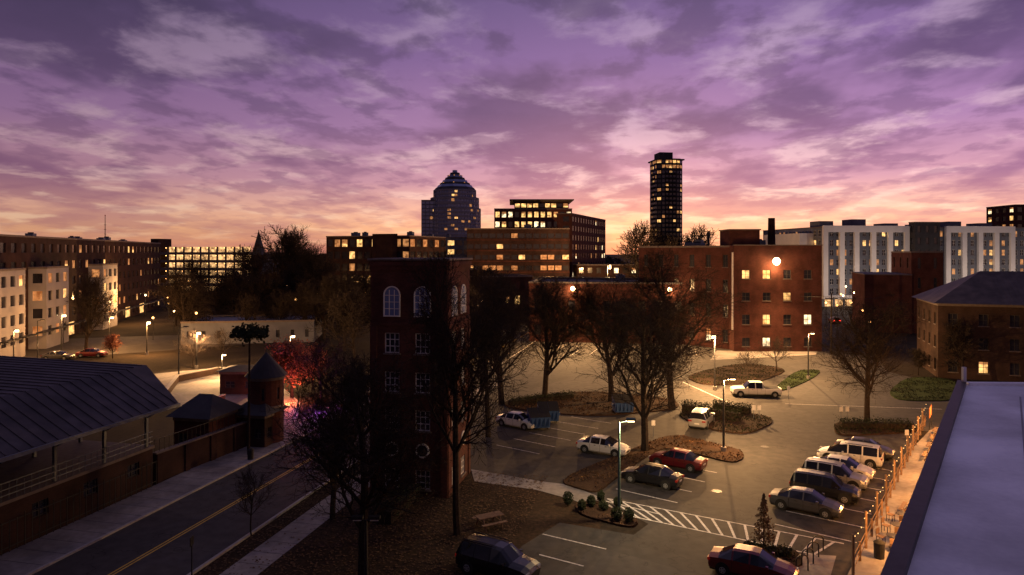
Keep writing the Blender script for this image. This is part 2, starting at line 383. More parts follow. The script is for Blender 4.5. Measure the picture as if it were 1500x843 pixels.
# ------------------------------------------------------------ trees
def tube(vs, fs, p0, p1, r0, r1, n):
    d = (p1-p0); d.normalize(); a = d.orthogonal(); a.normalize(); b = d.cross(a); k = len(vs)
    for p, r in ((p0, r0), (p1, r1)):
        for i in range(n):
            t = 6.2832*i/n; vs.append(tuple(p+a*(math.cos(t)*r)+b*(math.sin(t)*r)))
    for i in range(n): fs.append((k+i, k+(i+1) % n, k+n+(i+1) % n, k+n+i))
def tree_data(seed, h=12, maxlev=4, spread=1.0, clear=.25, leaves=None, nleaf=0, ls=.2, r=None, twig=.012):
    rr = random.Random(seed); vs = []; fs = []; tips = []
    def grow(p, d, L, r, lev):
        ns = (7, 5, 4, 3, 2)[lev]
        for s in range(ns):
            j = .07+.08*lev
            d = Vector((d.x+rr.uniform(-j, j), d.y+rr.uniform(-j, j), d.z+rr.uniform(-j, j)+(.06 if lev else 0))).normalized()
            q = p+d*(L/ns); r2 = max(r*(1-.62/ns), twig*.7)
            tube(vs, fs, p, q, r, r2, 7 if lev == 0 else (5 if lev == 1 else 3))
            p = q; r = r2
            if lev >= maxlev:
                if leaves: tips.append(p.copy())
                continue
            if lev == 0 and (s+1)/ns < clear: continue
            kk = 3 if (lev == 0 and s > 1) else 2
            for c in range(kk):
                az = rr.uniform(0, 6.283); an = math.radians(rr.uniform(26, 56))*spread
                a = d.orthogonal().normalized(); b = d.cross(a)
                nd = (d*math.cos(an)+(a*math.cos(az)+b*math.sin(az))*math.sin(an)).normalized()
                frac = (1-.5*(s/ns)) if lev == 0 else (1-.35*s/ns)
                grow(p.copy(), nd, L*(.6 if lev == 0 else .6)*frac*rr.uniform(.75, 1.15), max(r*.55, twig), lev+1)
    grow(Vector((0, 0, -.1)), Vector((0, 0, 1)), h*.76, r or h*.022, 0)
    me = bpy.data.meshes.new('tree_branches'); me.from_pydata(vs, [], fs); me.materials.append(MATS['bark']); me.update()
    lm = None
    if leaves:
        lv = []; lf = []
        for i in range(nleaf):
            t = rr.choice(tips)+Vector((rr.gauss(0, .35), rr.gauss(0, .35), rr.gauss(0, .3))); s = ls*rr.uniform(.5, 1.3)
            a = Vector((rr.gauss(0, 1), rr.gauss(0, 1), rr.gauss(0, 1))).normalized(); b = a.orthogonal().normalized()
            k = len(lv); lv += [tuple(t-a*s), tuple(t-b*s*.6), tuple(t+a*s), tuple(t+b*s*.6)]; lf.append((k, k+1, k+2, k+3))
        lm = bpy.data.meshes.new('tree_foliage'); lm.from_pydata(lv, [], lf); lm.materials.append(MATS[leaves]); lm.update()
    return me, lm
def put_tree(data, x, y, sc=1, rot=0, name='bare_tree', sz=None, z=0):
    me, lm = data
    if lm is None:
        o = bpy.data.objects.new(name, me); scene.collection.objects.link(o)
    else:
        o = bpy.data.objects.new(name, None); scene.collection.objects.link(o)
        for nm, m in (('branches', me), ('foliage', lm)):
            c = bpy.data.objects.new(nm, m); c.parent = o; scene.collection.objects.link(c)
    o.location = (x, y, z); o.scale = (sc, sc, sz or sc); o.rotation_euler = (0, 0, rot)
TA = tree_data(11, 13, 4, 1.05, .28); TB = tree_data(23, 12, 4, 1.1, .3); TC = tree_data(37, 12, 4, .9, .2)
TD = tree_data(5, 10, 3, 1.1, .2, twig=.035); TE = tree_data(8, 5, 3, 1.0, .3, r=.07, twig=.008)
TBR = tree_data(61, 12, 3, 1.05, .2, leaves='leaf_withered', nleaf=3500, ls=.2, twig=.03)
TRUST = tree_data(71, 7, 3, 1.0, .25, leaves='leaf_rust', nleaf=5000, ls=.13)
def tat(data, u, v, top, h0, rot, name='bare_tree', wid=1):
    x, y = gnd(u, v); h = hz(top, y); s = h/h0; put_tree(data, x, y, s*wid, rot, name, sz=s)
tat(TA, 945, 662, 452, 12.3, .4, wid=1.2); tat(TB, 985, 600, 400, 11.3, 2.1, wid=1.2); tat(TC, 797, 588, 425, 11.3, 1.0, wid=1.25)
tat(TB, 670, 783, 430, 11.3, 3.0, wid=.72); tat(TA, 532, 845, 548, 12.3, 5.2, wid=1.15); tat(TC, 735, 592, 420, 11.3, 4.0, wid=1.2)
tat(TA, 1270, 620, 455, 12.3, 2.7, wid=1.15); tat(TC, 895, 590, 428, 11.3, 2.2, wid=1.2); tat(TB, 715, 640, 440, 11.3, .9, wid=.9)
tat(TE, 368, 785, 690, 5, 1); tat(TE, 1096, 560, 515, 5, 2, wid=1.4); tat(TE, 1137, 545, 497, 5, 3, wid=1.6); tat(TD, 1410, 560, 470, 10, .5)
tat(TC, 487, 760, 560, 11.3, .2, wid=.95); tat(TE, 283, 540, 487, 5, .2, wid=1.4); tat(TE, 327, 530, 485, 5, 1.2, wid=1.6)
tat(TRUST, 428, 583, 502, 7, .2, 'autumn_tree', 1.5); tat(TRUST, 165, 525, 492, 7, 1.2, 'autumn_tree', 1.1); tat(TE, 470, 588, 500, 5, 3, 'bare_tree', 1.8); tat(TRUST, 458, 570, 512, 7, 3.2, 'autumn_tree', 1.2)
for u, Y, top in ((405, 190, 340), (375, 180, 366), (435, 185, 366), (345, 150, 405), (500, 150, 402), (465, 170, 388), (935, 230, 333), (1020, 240, 338), (975, 250, 345), (995, 230, 352), (300, 170, 400), (520, 110, 430), (700, 150, 395), (545, 160, 402),
                  (270, 135, 418), (345, 160, 402), (385, 150, 408), (430, 165, 400), (475, 140, 415), (505, 125, 428), (360, 140, 435), (410, 142, 430), (450, 140, 432), (125, 118, 430)):
    h = hz(top, Y); put_tree(R.choice((TD, TC, TD)), bx(u, Y), Y, h/9.6*1.0, R.random()*6, sz=h/9.6)
for u, Y, top in ((285, 140, 432), (320, 155, 422), (345, 162, 404), (385, 152, 412), (432, 167, 406), (475, 142, 422), (505, 127, 438), (258, 167, 422), (405, 145, 436), (720, 180, 400), (560, 130, 440), (700, 130, 430), (1345, 100, 515)):
    h = hz(top, Y); put_tree(TBR, bx(u, Y), Y, h/11.5*1.15, R.random()*6, 'oak_tree', sz=h/11.5)
vs = []; fs = []
for i in range(16000):
    t = R.uniform(-.95, .95); Y = R.uniform(560, 700); top = 14+4*math.sin(t*23)+3*math.sin(t*61+1)+2.5*math.sin(t*133)
    z = top*R.random()**.5+R.gauss(0, .8); x = t*Y; s = R.uniform(.7, 1.8)
    a = Vector((R.gauss(0, 1), R.gauss(0, 1), R.gauss(0, 1))).normalized(); b = a.orthogonal().normalized(); c = Vector((x, Y, max(z, 0)))
    k = len(vs); vs += [tuple(c-a*s), tuple(c-b*s), tuple(c+a*s), tuple(c+b*s)]; fs.append((k, k+1, k+2, k+3))
g = G('distant_tree_line'); g.add('foliage', 'leaf_withered', vs, fs); g.done()

def leafclump(g, part, mat, pts_fn, n, s):
    vs = []; fs = []
    for i in range(n):
        c = Vector(pts_fn()); a = Vector((R.gauss(0, 1), R.gauss(0, 1), R.gauss(0, 1))).normalized(); b = a.orthogonal().normalized(); q = s*R.uniform(.6, 1.3)
        k = len(vs); vs += [tuple(c-a*q), tuple(c-b*q*.6), tuple(c+a*q), tuple(c+b*q*.6)]; fs.append((k, k+1, k+2, k+3))
    g.add(part, mat, vs, fs)
def shrub(x, y, r, h, z=.12):
    g = G('shrub', (x, y, z)); g.cyl('stem', 'bark', (0, 0, -.1), (0, 0, h*.5), .04, n=6)
    def f():
        while True:
            a = [R.uniform(-1, 1) for _ in range(3)]; l = math.sqrt(sum(t*t for t in a))
            if .45 < l < 1: return (a[0]*r, a[1]*r, h/2+a[2]*h/2)
    leafclump(g, 'foliage', 'leaf_dark', f, 500, .07); g.done()
for u, v in ((832, 742), (852, 750), (866, 745), (884, 750), (903, 765), (921, 768), (880, 738), (905, 745)):
    x, y = gnd(u, v); shrub(x, y, R.uniform(.28, .42), R.uniform(.6, 1.1))
def hedge(p, q, w, h):
    p = Vector(p); q = Vector(q); d = q-p; g = G('hedge', (p.x, p.y, .12), math.atan2(d.y, d.x)); L = d.length
    g.box('stems', 'bark', .1, L-.1, -w*.25, w*.25, -.1, h*.6)
    leafclump(g, 'foliage', 'leaf_dark', lambda: (R.uniform(0, L), R.gauss(0, w*.33), h*R.random()**.6+R.gauss(0, .05)), int(L*260), .08); g.done()
hedge(gnd(1230, 628), gnd(1335, 630), 1.6, .9); hedge(gnd(1000, 603), gnd(1085, 618), 1.6, 1.2); hedge(gnd(1045, 600), gnd(1100, 608), 1.4, 1.0)
hedge(gnd(745, 595), gnd(840, 584), 1.4, .8); hedge(gnd(1090, 806), gnd(1160, 818), 1.0, .4); hedge(rp(10, 12), rp(22, 12), 2, 1.2)
x, y = gnd(1119, 806); g = G('conifer_sapling', (x, y, .1)); g.cyl('trunk', 'bark', (0, 0, -.1), (0, 0, 3.2), .05, .01, n=6)
def f():
    t = R.random()**1.3; a = R.random()*6.28; r = (1-t)*.95*R.random()**.5*(.75+.15*math.sin(t*40)+.2*math.sin(a*3+t*9)); return (r*math.cos(a), r*math.sin(a), .5+t*2.8)
leafclump(g, 'foliage', 'leaf_brown', f, 1100, .08); g.done()
x, y = gnd(364, 668); g = G('slender_pine_tree', (x, y, 0)); zt = hz(490, y)
g.cyl('trunk', 'bark', (0, 0, -.1), (.1, 0, zt), .14, .08, n=8)
for i in range(16):
    a = i*.393*1.9; g.cyl('limbs', 'bark', (.1, 0, zt-.6+.05*i), (.1+1.2*math.cos(a), 1.2*math.sin(a), zt+.05*i), .03, .01, n=4)
def f():
    a = R.random()*6.28; r = 1.6*R.random()**.6; return (.1+r*math.cos(a), r*math.sin(a), zt+.1+R.gauss(0, .35)*(1-r*.25)+.2*math.sin(a*5))
leafclump(g, 'foliage', 'leaf_dark', f, 900, .16); g.done()

# ------------------------------------------------------------ brick tower
TH = math.radians(-12)
W = 6.0; Cx, Cy = -4.72, 50.0
ca, sa = math.cos(TH), math.sin(TH)
g = G('brick_tower', (Cx-W*ca, Cy-W*sa, 0), TH)
zo = [(.5, 1.9), (4.8, 6.3), (7.6, 9.1), (10.5, 12.0)]
xo = [(1.1, 2.25), (3.5, 4.65)]
cs = [(0, 0), (W, 0), (W, W), (0, W)]
for i in range(4):
    bf = facade_x(g, cs[i], cs[(i+1) % 4], -.1, 17.4, xo, zo, lit=0, wall='brick', frame='frame_white', bars=(2, 2), sill='stone_trim', depth=.15)
    a = Vector(cs[i]); b = Vector(cs[(i+1) % 4]); ex = (b-a).normalized(); n = Vector((ex.y, -ex.x))
    def PP(x, z, o): q = a+ex*x+n*o; return (q.x, q.y, z)
    for (x0, x1) in xo:
        xc = (x0+x1)/2; hw = .58
        out = [(-hw, 13.3), (hw, 13.3)]+[(hw*math.cos(t*math.pi/12), 14.8+hw*1.05*math.sin(t*math.pi/12)) for t in range(13)]
        g.add('arched_windows', 'glass_blue', [PP(xc+p, z, .012) for p, z in out], [tuple(range(len(out)))])
        o2 = [(xc+p*1.0, z) for p, z in out]
        ring = [(xc+p*1.14, 14.4+(z-14.4)*1.08) for p, z in out]; N_ = len(out)
        v1 = [PP(p, z, .07) for p, z in o2]+[PP(p, z, .07) for p, z in ring]+[PP(p, z, 0) for p, z in ring]+[PP(p, z, 0) for p, z in o2]
        g.add('window_arches', 'frame_white', v1, [(k, (k+1) % N_, N_+(k+1) % N_, N_+k) for k in range(N_)]+[(N_+k, N_+(k+1) % N_, 2*N_+(k+1) % N_, 2*N_+k) for k in range(N_)]+[(3*N_+k, 3*N_+(k+1) % N_, (k+1) % N_, k) for k in range(N_)])
        for xm in (-.2, .2): bf('window_mullions', 'frame_white', xc+xm-.025, xc+xm+.025, 13.3, 15.2, -.05, -.014)
        for z in (13.8, 14.3, 14.8):
            for xa, xb in ((-.56, -.23), (-.17, .17), (.23, .56)): bf('window_mullions', 'frame_white', xc+xa, xc+xb, z-.02, z+.02, -.045, -.014)
        for k in range(18):
            t0 = k*math.pi/9; t1 = (k+1)*math.pi/9; v = []
            for o, rr_ in ((.06, .42), (.06, .54), (0, .54)):
                for t in (t0, t1): v.append(PP(xc+rr_*math.cos(t), 3.35+rr_*math.sin(t), o))
            g.add('round_windows', 'frame_white', v, [(0, 1, 3, 2), (2, 3, 5, 4)])
        g.add('round_windows', 'glass_dark', [PP(xc+.44*math.cos(k*math.pi/9), 3.35+.44*math.sin(k*math.pi/9), .012) for k in range(18)], [tuple(range(18))])
    bf('cornice', 'brick', -.0, W, 16.7, 17.0, -.1, -.002); bf('cornice', 'brick', -.0, W, 17.0, 17.3, -.18, -.002); bf('cornice', 'brick', 0, W, 12.55, 12.75, -.07, -.002)
    bf('pilasters', 'brick', 0, .5, 0, 12.5, -.08, -.002); bf('pilasters', 'brick', W-.5, W, 0, 12.5, -.08, -.002)
g.box('coping', 'stone_trim', -.22, W+.22, -.22, W+.22, 17.403, 17.55); g.done()

# ------------------------------------------------------------ roof building the view is taken from
zr = 12.0
corner = Vector((20.3, 31.0))
so = (corner-L0).dot(LU)
far_r = (corner.x+30, corner.y-1.5)
w0 = lp(-70, 5.5); w1 = (corner.x, corner.y); w3 = (far_r[0]+LU.x*-90, far_r[1]+LU.y*-90)
g = G('white_roof_building')
g.add('roof', 'roof_white', [(x, y, zr) for x, y in [w0, w3, far_r, w1]], [(0, 1, 2, 3)])
for a, b in ((w1, w0), (far_r, w1), (w3, far_r)):
    facade(g, a, b, 0, zr-.02, max(2, int((Vector(b)-Vector(a)).length/4)), 3, wall='brick', lit=.3, frame='frame_dark')
def parapet(a, b, h=.28, t=.35, mat='steel_dark'):
    a = Vector(a); b = Vector(b); d = (b-a).normalized(); n = Vector((-d.y, d.x))
    q = [a-n*.06, b-n*.06, b+n*t, a+n*t]
    g.add('parapet', mat, [(v.x, v.y, z) for z in (zr-.3, zr+h) for v in q], [(4, 5, 6, 7), (0, 1, 5, 4), (1, 2, 6, 5), (2, 3, 7, 6), (3, 0, 4, 7)])
parapet(w1, w0, .2, .28); parapet(far_r, (w1[0]+.3, w1[1]), .12, .3, 'roof_white')
for k in range(12):
    o = 5.8+1.9*(k+1)
    a = Vector(lp(-60, o)); b = Vector(lp(so-1.7-1.15*k*0.75, o)); n = LV*.03
    g.add('roof_seams', 'pale_panel', [(v.x, v.y, zr+.012) for v in (a-n, b-n, b+n, a+n)], [(0, 1, 2, 3)])
c = corner+LV*.2-LU*.3
g.box('vent_post', 'frame_white', c.x-.07, c.x+.07, c.y-.07, c.y+.07, zr+.2, zr+.85)
c = corner+LV*7-LU*3
g.box('roof_hatch', 'roof_white', c.x-.1, c.x+.8, c.y-.5, c.y+.4, zr+.001, zr+.35)
g.done()

# ------------------------------------------------------------ ballpark pavilion
rot = -math.atan2(RD.x, RD.y)
g = G('ballpark_pavilion', (-25.3, 51.8, 0), rot)
facade(g, (-2.3, -50), (-2.3, 0), 0, 3.0, 13, 1, wall='brick_dark', lit=0, ww=.3, wh=.35, so=.5, top=.2, frame='frame_dark')
facade(g, (-2.3, 0), (-22, 0), 0, 3.0, 5, 1, wall='brick_dark', lit=0, ww=.3, wh=.35, so=.5, top=.2)
g.box('deck', 'stone_trim', -22, -2.2, -50, .1, 3.003, 3.2)
for i in range(13):
    y = -.4-i*4; g.box('columns', 'steel_grey', -2.6, -2.4, y-.1, y+.1, 3.2, 6.5); g.box('columns', 'steel_grey', -8.6, -8.4, y-.1, y+.1, 3.2, 8.8)
    g.cyl('braces', 'steel_grey', (-2.5, y, 5.4), (-.3, y, 6.5), .05, n=6); g.cyl('braces', 'steel_grey', (-2.5, y, 6.45), (-8.5, y, 7.6), .06, n=6)
g.box('beam', 'steel_grey', -2.65, -2.35, -50, 0, 6.5, 6.75)
for z in (3.5, 3.85, 4.25): g.box('railing', 'steel_grey', -2.33, -2.27, -50, 0, z, z+.05)
for i in range(100): g.box('railing', 'steel_grey', -2.315, -2.285, -.2-i*.5-.02, -.2-i*.5, 3.2, 4.25)
g.box('inner_wall', 'brick_dark', -12, -11.7, -50, 0, 3.2, 8.9)
rv = [(0, .0), (-4.4, 1.8), (-20, 1.8), (-24, 1.8)]; rz = [6.6, 9.0, 9.3, 6.8]
for i in range(3):
    (x0, y0), (x1, y1) = rv[i], rv[i+1]
    vs = [(x0, -52, rz[i]), (x0, y0, rz[i]), (x1, y1, rz[i+1]), (x1, -52, rz[i+1])]; vs += [(a, b, c-.22) for a, b, c in vs]
    g.add('roof', 'roof_metal', vs, [(0, 1, 2, 3), (7, 6, 5, 4), (0, 4, 5, 1), (1, 5, 6, 2), (2, 6, 7, 3), (3, 7, 4, 0)])
for i in range(60):
    y = -.3-i*.85
    for k in range(2):
        x0, x1, za, zb = rv[k][0], rv[k+1][0], rz[k], rz[k+1]
        yy = y if k == 0 else y+1.6
        g.add('roof_seams', 'roof_metal', [(x0, yy-.03, za+.06), (x0, yy+.03, za+.06), (x1, yy+.03, zb+.06), (x1, yy-.03, zb+.06), (x0, yy-.03, za), (x0, yy+.03, za), (x1, yy+.03, zb), (x1, yy-.03, zb)], [(0, 1, 2, 3), (1, 5, 6, 2), (0, 3, 7, 4)])
g.box('gutter', 'steel_grey', .02, .17, -52, 0, 6.35, 6.58)
g.done()
g = G('iron_fence', (0, 0, 0))
for s in range(67):
    x, y = rp(-20+s*.5, -8.0)
    g.box('pickets', 'steel_dark', x-.02, x+.02, y-.02, y+.02, .12, 2.0 if s % 4 else 2.2)
for z in (.4, 1.9):
    g.add('rails', 'steel_dark', [(*rp(-20, -8.0), z), (*rp(13, -8.0), z), (*rp(13, -8.0), z+.06), (*rp(-20, -8.0), z+.06)], [(0, 1, 2, 3)])
g.done()
a = Vector(rp(13.5, -8.4)); b = Vector(rp(25, -7.4)); d = b-a
g = G('brick_wall', (a.x, a.y, 0), math.atan2(d.y, d.x)); L = d.length
g.box('wall', 'brick_dark', 0, L, 0, .35, 0, 2.3); g.box('coping', 'stone_trim', -.05, L+.05, -.06, .41, 2.303, 2.42)
for i in range(4): g.box('piers', 'brick_dark', i*L/4, i*L/4+.5, -.12, -.003, 0, 2.3)
for i in range(24): g.cyl('railing', 'steel_dark', (i*L/24, .17, 2.42), (i*L/24, .17, 3.4), .02, n=4)
g.box('railing', 'steel_dark', 0, L, .15, .19, 3.4, 3.45); g.done()
x, y = bx(390, 65), 65
g = G('conical_roof_turret', (x, y, 0)); n = 20
ang = [2*math.pi*i/n for i in range(n)]
for i in range(n):
    a = (1.6*math.cos(ang[i]), 1.6*math.sin(ang[i])); b = (1.6*math.cos(ang[(i+1) % n]), 1.6*math.sin(ang[(i+1) % n]))
    facade_x(g, a, b, 0, 6.2, [(.12, .38)], [(4.2, 5.3)] if i % 3 == 0 else [], lit=0, wall='brick', depth=.1)
g.cyl('cornice', 'stone_trim', (0, 0, 6.0), (0, 0, 6.3), 1.72, 1.8, n=20); g.cyl('band', 'stone_trim', (0, 0, 3.4), (0, 0, 3.6), 1.66, n=20)
g.cyl('roof', 'roof_dark', (0, 0, 6.3), (0, 0, 8.5), 1.95, .05, n=20); g.cyl('finial', 'steel_dark', (0, 0, 8.4), (0, 0, 8.9), .05, .02, n=6)
g.done()
def gable(name, u, v, w, d, h, rh, rot, wall='brick'):
    x, y = gnd(u, v); g = G(name, (x, y, 0), rot)
    block(g, 0, w, 0, d, 0, h, 2, 2, 1, wall=wall, lit=0, frame='frame_dark', wh=.4, so=.35)
    o = .5; z = h+.12
    vs = [(-o, -o, z), (w+o, -o, z), (w+o, d+o, z), (-o, d+o, z), (w*.3, d/2, z+rh), (w*.7, d/2, z+rh)]
    g.add('hip_roof', 'roof_dark', vs, [(0, 1, 5, 4), (1, 2, 5), (2, 3, 4, 5), (3, 0, 4), (3, 2, 1, 0)]); g.done()
gable('ticket_office', 255, 672, 3.4, 4, 3.6, 1.6, -.22); gable('ticket_office', 345, 655, 3.0, 3, 3.0, 1.2, -.22, 'brick_dark')
gable('kiosk', 322, 578, 5, 4, 2.8, .5, 0, 'brick_brown')
for (u0, v0, u1, v1) in ((262, 560, 320, 548), (320, 548, 352, 556), (232, 600, 262, 560), (300, 600, 330, 590), (352, 556, 380, 580)):
    a = Vector(gnd(u0, v0)); b = Vector(gnd(u1, v1)); d = b-a; g = G('garden_wall', (a.x, a.y, 0), math.atan2(d.y, d.x))
    g.box('wall', 'brick_brown', 0, d.length-.02, 0, .35, 0, .9); g.box('coping', 'kerb_concrete', 0, d.length-.02, -.04, .39, .903, 1.0); g.done()

# ------------------------------------------------------------ buildings
g, L = site('apartment_block', 0, 116, 235, 223)
block(g, -30, L, 0, 22, 0, 21, 34, 5, 6, wall='brick_dark', lit=.22, litmats=('lit_dim', 'lit_warm', 'lit_dim'), ww=.5, wh=.5)
for x0, x1 in ((-14, 2), (11, 22), (43, 54)):
    block(g, x0, x1, -3, -.01, 0, 15.2, max(3, int((x1-x0)/3.2)), 1, 4, wall='pale_panel', lit=.25, base=1.5, ww=.55, wh=.55, litmats=('lit_dim', 'lit_warm'))
for i in range(20): g.box('shopfront_canopy', 'steel_dark', -28+i*6.8, -23+i*6.8, -4.3, -3.1, 3.4, 3.6)
for i in range(9): g.box('shopfront_glow', 'lit_warm', -26+i*14, -22+i*14, -.06, -.02, .3, 3)
for x in (-5, 35, 65, 90): g.light((x, -9, 2.6), 300, (1, .5, .2))
hvac(g, 0, L-5, 4, 18, 21, 6); g.done()
g = G('radio_mast', (bx(154, 300), 300, 0)); g.cyl('mast', 'steel_dark', (0, 0, 0), (0, 0, 34), .35, .12, n=5)
for k in range(12): g.box('crossbars', 'steel_dark', -.5, .5, -.05, .05, 8+2*k, 8.15+2*k)
g.cyl('beacon_stem', 'tail_red', (0, 0, 34), (0, 0, 34.5), .2, n=6); g.done()
g, L = site('parking_garage', 232, 300, 356, 290)
for k in range(6):
    z = k*3.4; g.box('decks', 'stone_trim', 0, L, 0, 30, z, z+1.1)
    for i in range(11): g.box('columns', 'stone_trim', i*(L-.6)/10, i*(L-.6)/10+.6, .05, .6, z+1.1, z+3.4)
    g.box('lit_interior', 'lit_garage', .5, L-.5, 6, 6.2, z+1.1, z+3.4)
    for i in range(9): g.box('ceiling_lamps', 'lamp_warm', 2+i*L/10, 2.6+i*L/10, 2, 2.4, z+2.8, z+3.1)
g.box('stair_tower', 'brick_dark', -4, -.02, 0, 8, 0, 24); g.done()
g = G('church', (bx(379, 260), 260, 0)); g.box('tower', 'brick_dark', -2, 2, -2, 2, 0, 17); g.add('spire', 'roof_dark', [(-2, -2, 17), (2, -2, 17), (2, 2, 17), (-2, 2, 17), (0, 0, 26.5)], [(0, 1, 4), (1, 2, 4), (2, 3, 4), (3, 0, 4)])
g.box('nave', 'brick_dark', 2.01, 16, -3, 5, 0, 10); g.add('nave_roof', 'roof_dark', [(2, -3.5, 10), (16, -3.5, 10), (16, 5.5, 10), (2, 5.5, 10), (2, 1, 15), (16, 1, 15)], [(0, 1, 5, 4), (2, 3, 4, 5), (1, 2, 5), (3, 0, 4)]); g.done()
g, L = site('white_warehouse', 265, 133, 460, 137)
block(g, 0, L, 0, 14, 0, 4.4, 9, 3, 1, wall='grey_panel', lit=.0, ww=.25, wh=.4, roof='pale_panel'); g.done()
def simple(name, u1, Y1, u2, Y2, top, depth, nx, ns, nz, hv=0, **k):
    g, L = site(name, u1, Y1, u2, Y2); z = hz(top, (Y1+Y2)/2); block(g, 0, L, 0, depth, 0, z, nx, ns, nz, **k)
    if hv: hvac(g, 1, L-3, 2, depth-3, z, hv)
    return g, L, z
g, L, z = simple('office_block', 478, 215, 600, 205, 346, 25, 11, 6, 6, 3, wall='brick_dark', lit=.25, ww=.75, wh=.6, litmats=('lit_dim', 'lit_warm', 'lit_dim')); g.box('stair_tower', 'brick_dark', 17, 25.4, -.6, -.02, 0, z+.6); g.done()
g, L, z = simple('office_block', 596, 250, 690, 250, 348, 20, 8, 4, 7, 2, wall='grey_panel', lit=.1, ww=.8); g.done()
g, L, z = simple('office_block', 470, 300, 560, 300, 372, 20, 8, 4, 5, 2, wall='brick_dark', lit=.3); g.done()
g, L, z = simple('brick_office_building', 684, 232, 834, 232, 335, 26, 14, 7, 7, 3, wall='brick_dark', lit=.28, ww=.85, wh=.42, litmats=('lit_dim', 'lit_warm', 'lit_dim'))
for k in range(7): g.box('string_courses', 'brick', -.1, L+.1, -.12, -.003, .2+k*(z-.6)/7, .5+k*(z-.6)/7)
g.done()
g = G('brick_office_tower', (bx(724, 268), 268, 0), .0)
zt = hz(306, 268); Lf = bx(838, 268)-bx(724, 268)
block(g, 0, Lf, 0, 70, 0, zt, 12, 18, 9, wall='brick', lit=.6, ww=.62, wh=.55, litmats=('lit_pale', 'lit_warm', 'lit_pale', 'lit_warm'))
block(g, 8, Lf-1, 4, 30, zt, zt+3.4, 9, 8, 1, wall='brick_dark', lit=.8, ww=.8, litmats=('lit_warm',)); g.box('canopy', 'stone_trim', 6, Lf+1, 2, 32, zt+3.55, zt+3.9); g.done()
g, L, z = simple('brick_office_wing', 838, 266, 887, 320, 318, 20, 14, 4, 9, wall='brick', lit=.15, ww=.5); g.done()
g, L, z = simple('low_rise_block', 845, 240, 935, 240, 388, 15, 7, 4, 4, wall='brick_dark', lit=.3); g.done()
g, L, z = simple('low_rise_block', 600, 180, 700, 182, 395, 12, 8, 4, 4, wall='brick_dark', lit=.2); g.done()
g, L, z = simple('low_rise_block', 690, 170, 780, 175, 405, 12, 6, 4, 3, wall='brick_dark', lit=.35); g.done()

D = 500; cx = bx(663, D); g = G('glass_office_tower', (cx, D+20, 0)); n = 16; r = 20
zt = hz(292, D)
ang = [2*math.pi*(i+.5)/n for i in range(n)]
for (r_, za, zb, nz) in ((r, 0, zt-6, 18), (r*.93, zt-6, zt+2, 2), (r*.82, zt+2, zt+8, 2)):
    for i in range(n):
        a = (r_*math.cos(ang[i]), r_*math.sin(ang[i])); b = (r_*math.cos(ang[(i+1) % n]), r_*math.sin(ang[(i+1) % n]))
        facade(g, a, b, za, zb, 3, nz, ww=.94, wh=.55, so=.2, top=.3, wall='pale_panel', lit=.12, dark='glass_blue', depth=.4, litmats=('lit_warm', 'lit_dim', 'lit_dim'))
    g.cyl('terrace', 'grey_panel', (0, 0, zb-.3), (0, 0, zb+.3), r_*.985, n=16)
za = zt+8.3
for k in range(8):
    r0 = r*.8*(1-k/8); g.cyl('stepped_dome', 'glass_blue' if k % 2 else 'roof_dark', (0, 0, za+k*1.9), (0, 0, za+k*1.9+1.9), r0, r0*.9, n=8)
    if k in (2, 5):
        for i in range(8):
            t = i*math.pi/4; g.box('dome_lights', 'lit_dim', r0*.93*math.cos(t)-.4, r0*.93*math.cos(t)+.4, r0*.93*math.sin(t)-.4, r0*.93*math.sin(t)+.4, za+k*1.9+1.2, za+k*1.9+1.7)
block(g, bx(615, D)-cx, bx(640, D)-cx, -12, 14, 0, zt, 4, 7, 20, wall='grey_panel', dark='glass_blue', lit=.04, ww=.85, wh=.75, so=.15)
g.done()
D = 500; g = G('residential_tower', (bx(980.5, D), D+11, 0), math.radians(8)); zt = hz(232, D); a = 10; c = 3
oc = [(-a+c, -a), (a-c, -a), (a, -a+c), (a, a-c), (a-c, a), (-a+c, a), (-a, a-c), (-a, -a+c)]
for i in range(8):
    big = i % 2 == 0
    facade(g, oc[i], oc[(i+1) % 8], 0, zt-8, 5 if big else 1, 24, wall='dark_panel', ww=.7, wh=.6, lit=.17, litmats=('lit_warm', 'lit_dim', 'lit_dim'))
    facade(g, oc[i], oc[(i+1) % 8], zt-8, zt, 5 if big else 1, 2, wall='dark_panel', ww=.8, wh=.6, lit=.75, litmats=('lit_warm', 'lit_dim'))
for k in range(24):
    z = k*(zt-8)/24; g.box('balconies', 'dark_panel', -4, 4, -a-1.2, -a-.02, z, z+.9); g.box('balconies', 'dark_panel', -a-1.0, -a-.02, -4, 4, z, z+.9); g.box('balconies', 'dark_panel', a+.02, a+1, -4, 4, z, z+.9)
g.add('roof', 'roof_dark', [(x, y, zt) for x, y in oc], [tuple(range(8))]); g.box('crown', 'dark_panel', -a-.4, a+.4, -a-.4, a+.4, zt-1.2, zt-.3)
g.box('penthouse', 'dark_panel', -7, 3, -6, 6, zt+.003, hz(222, D)); g.done()

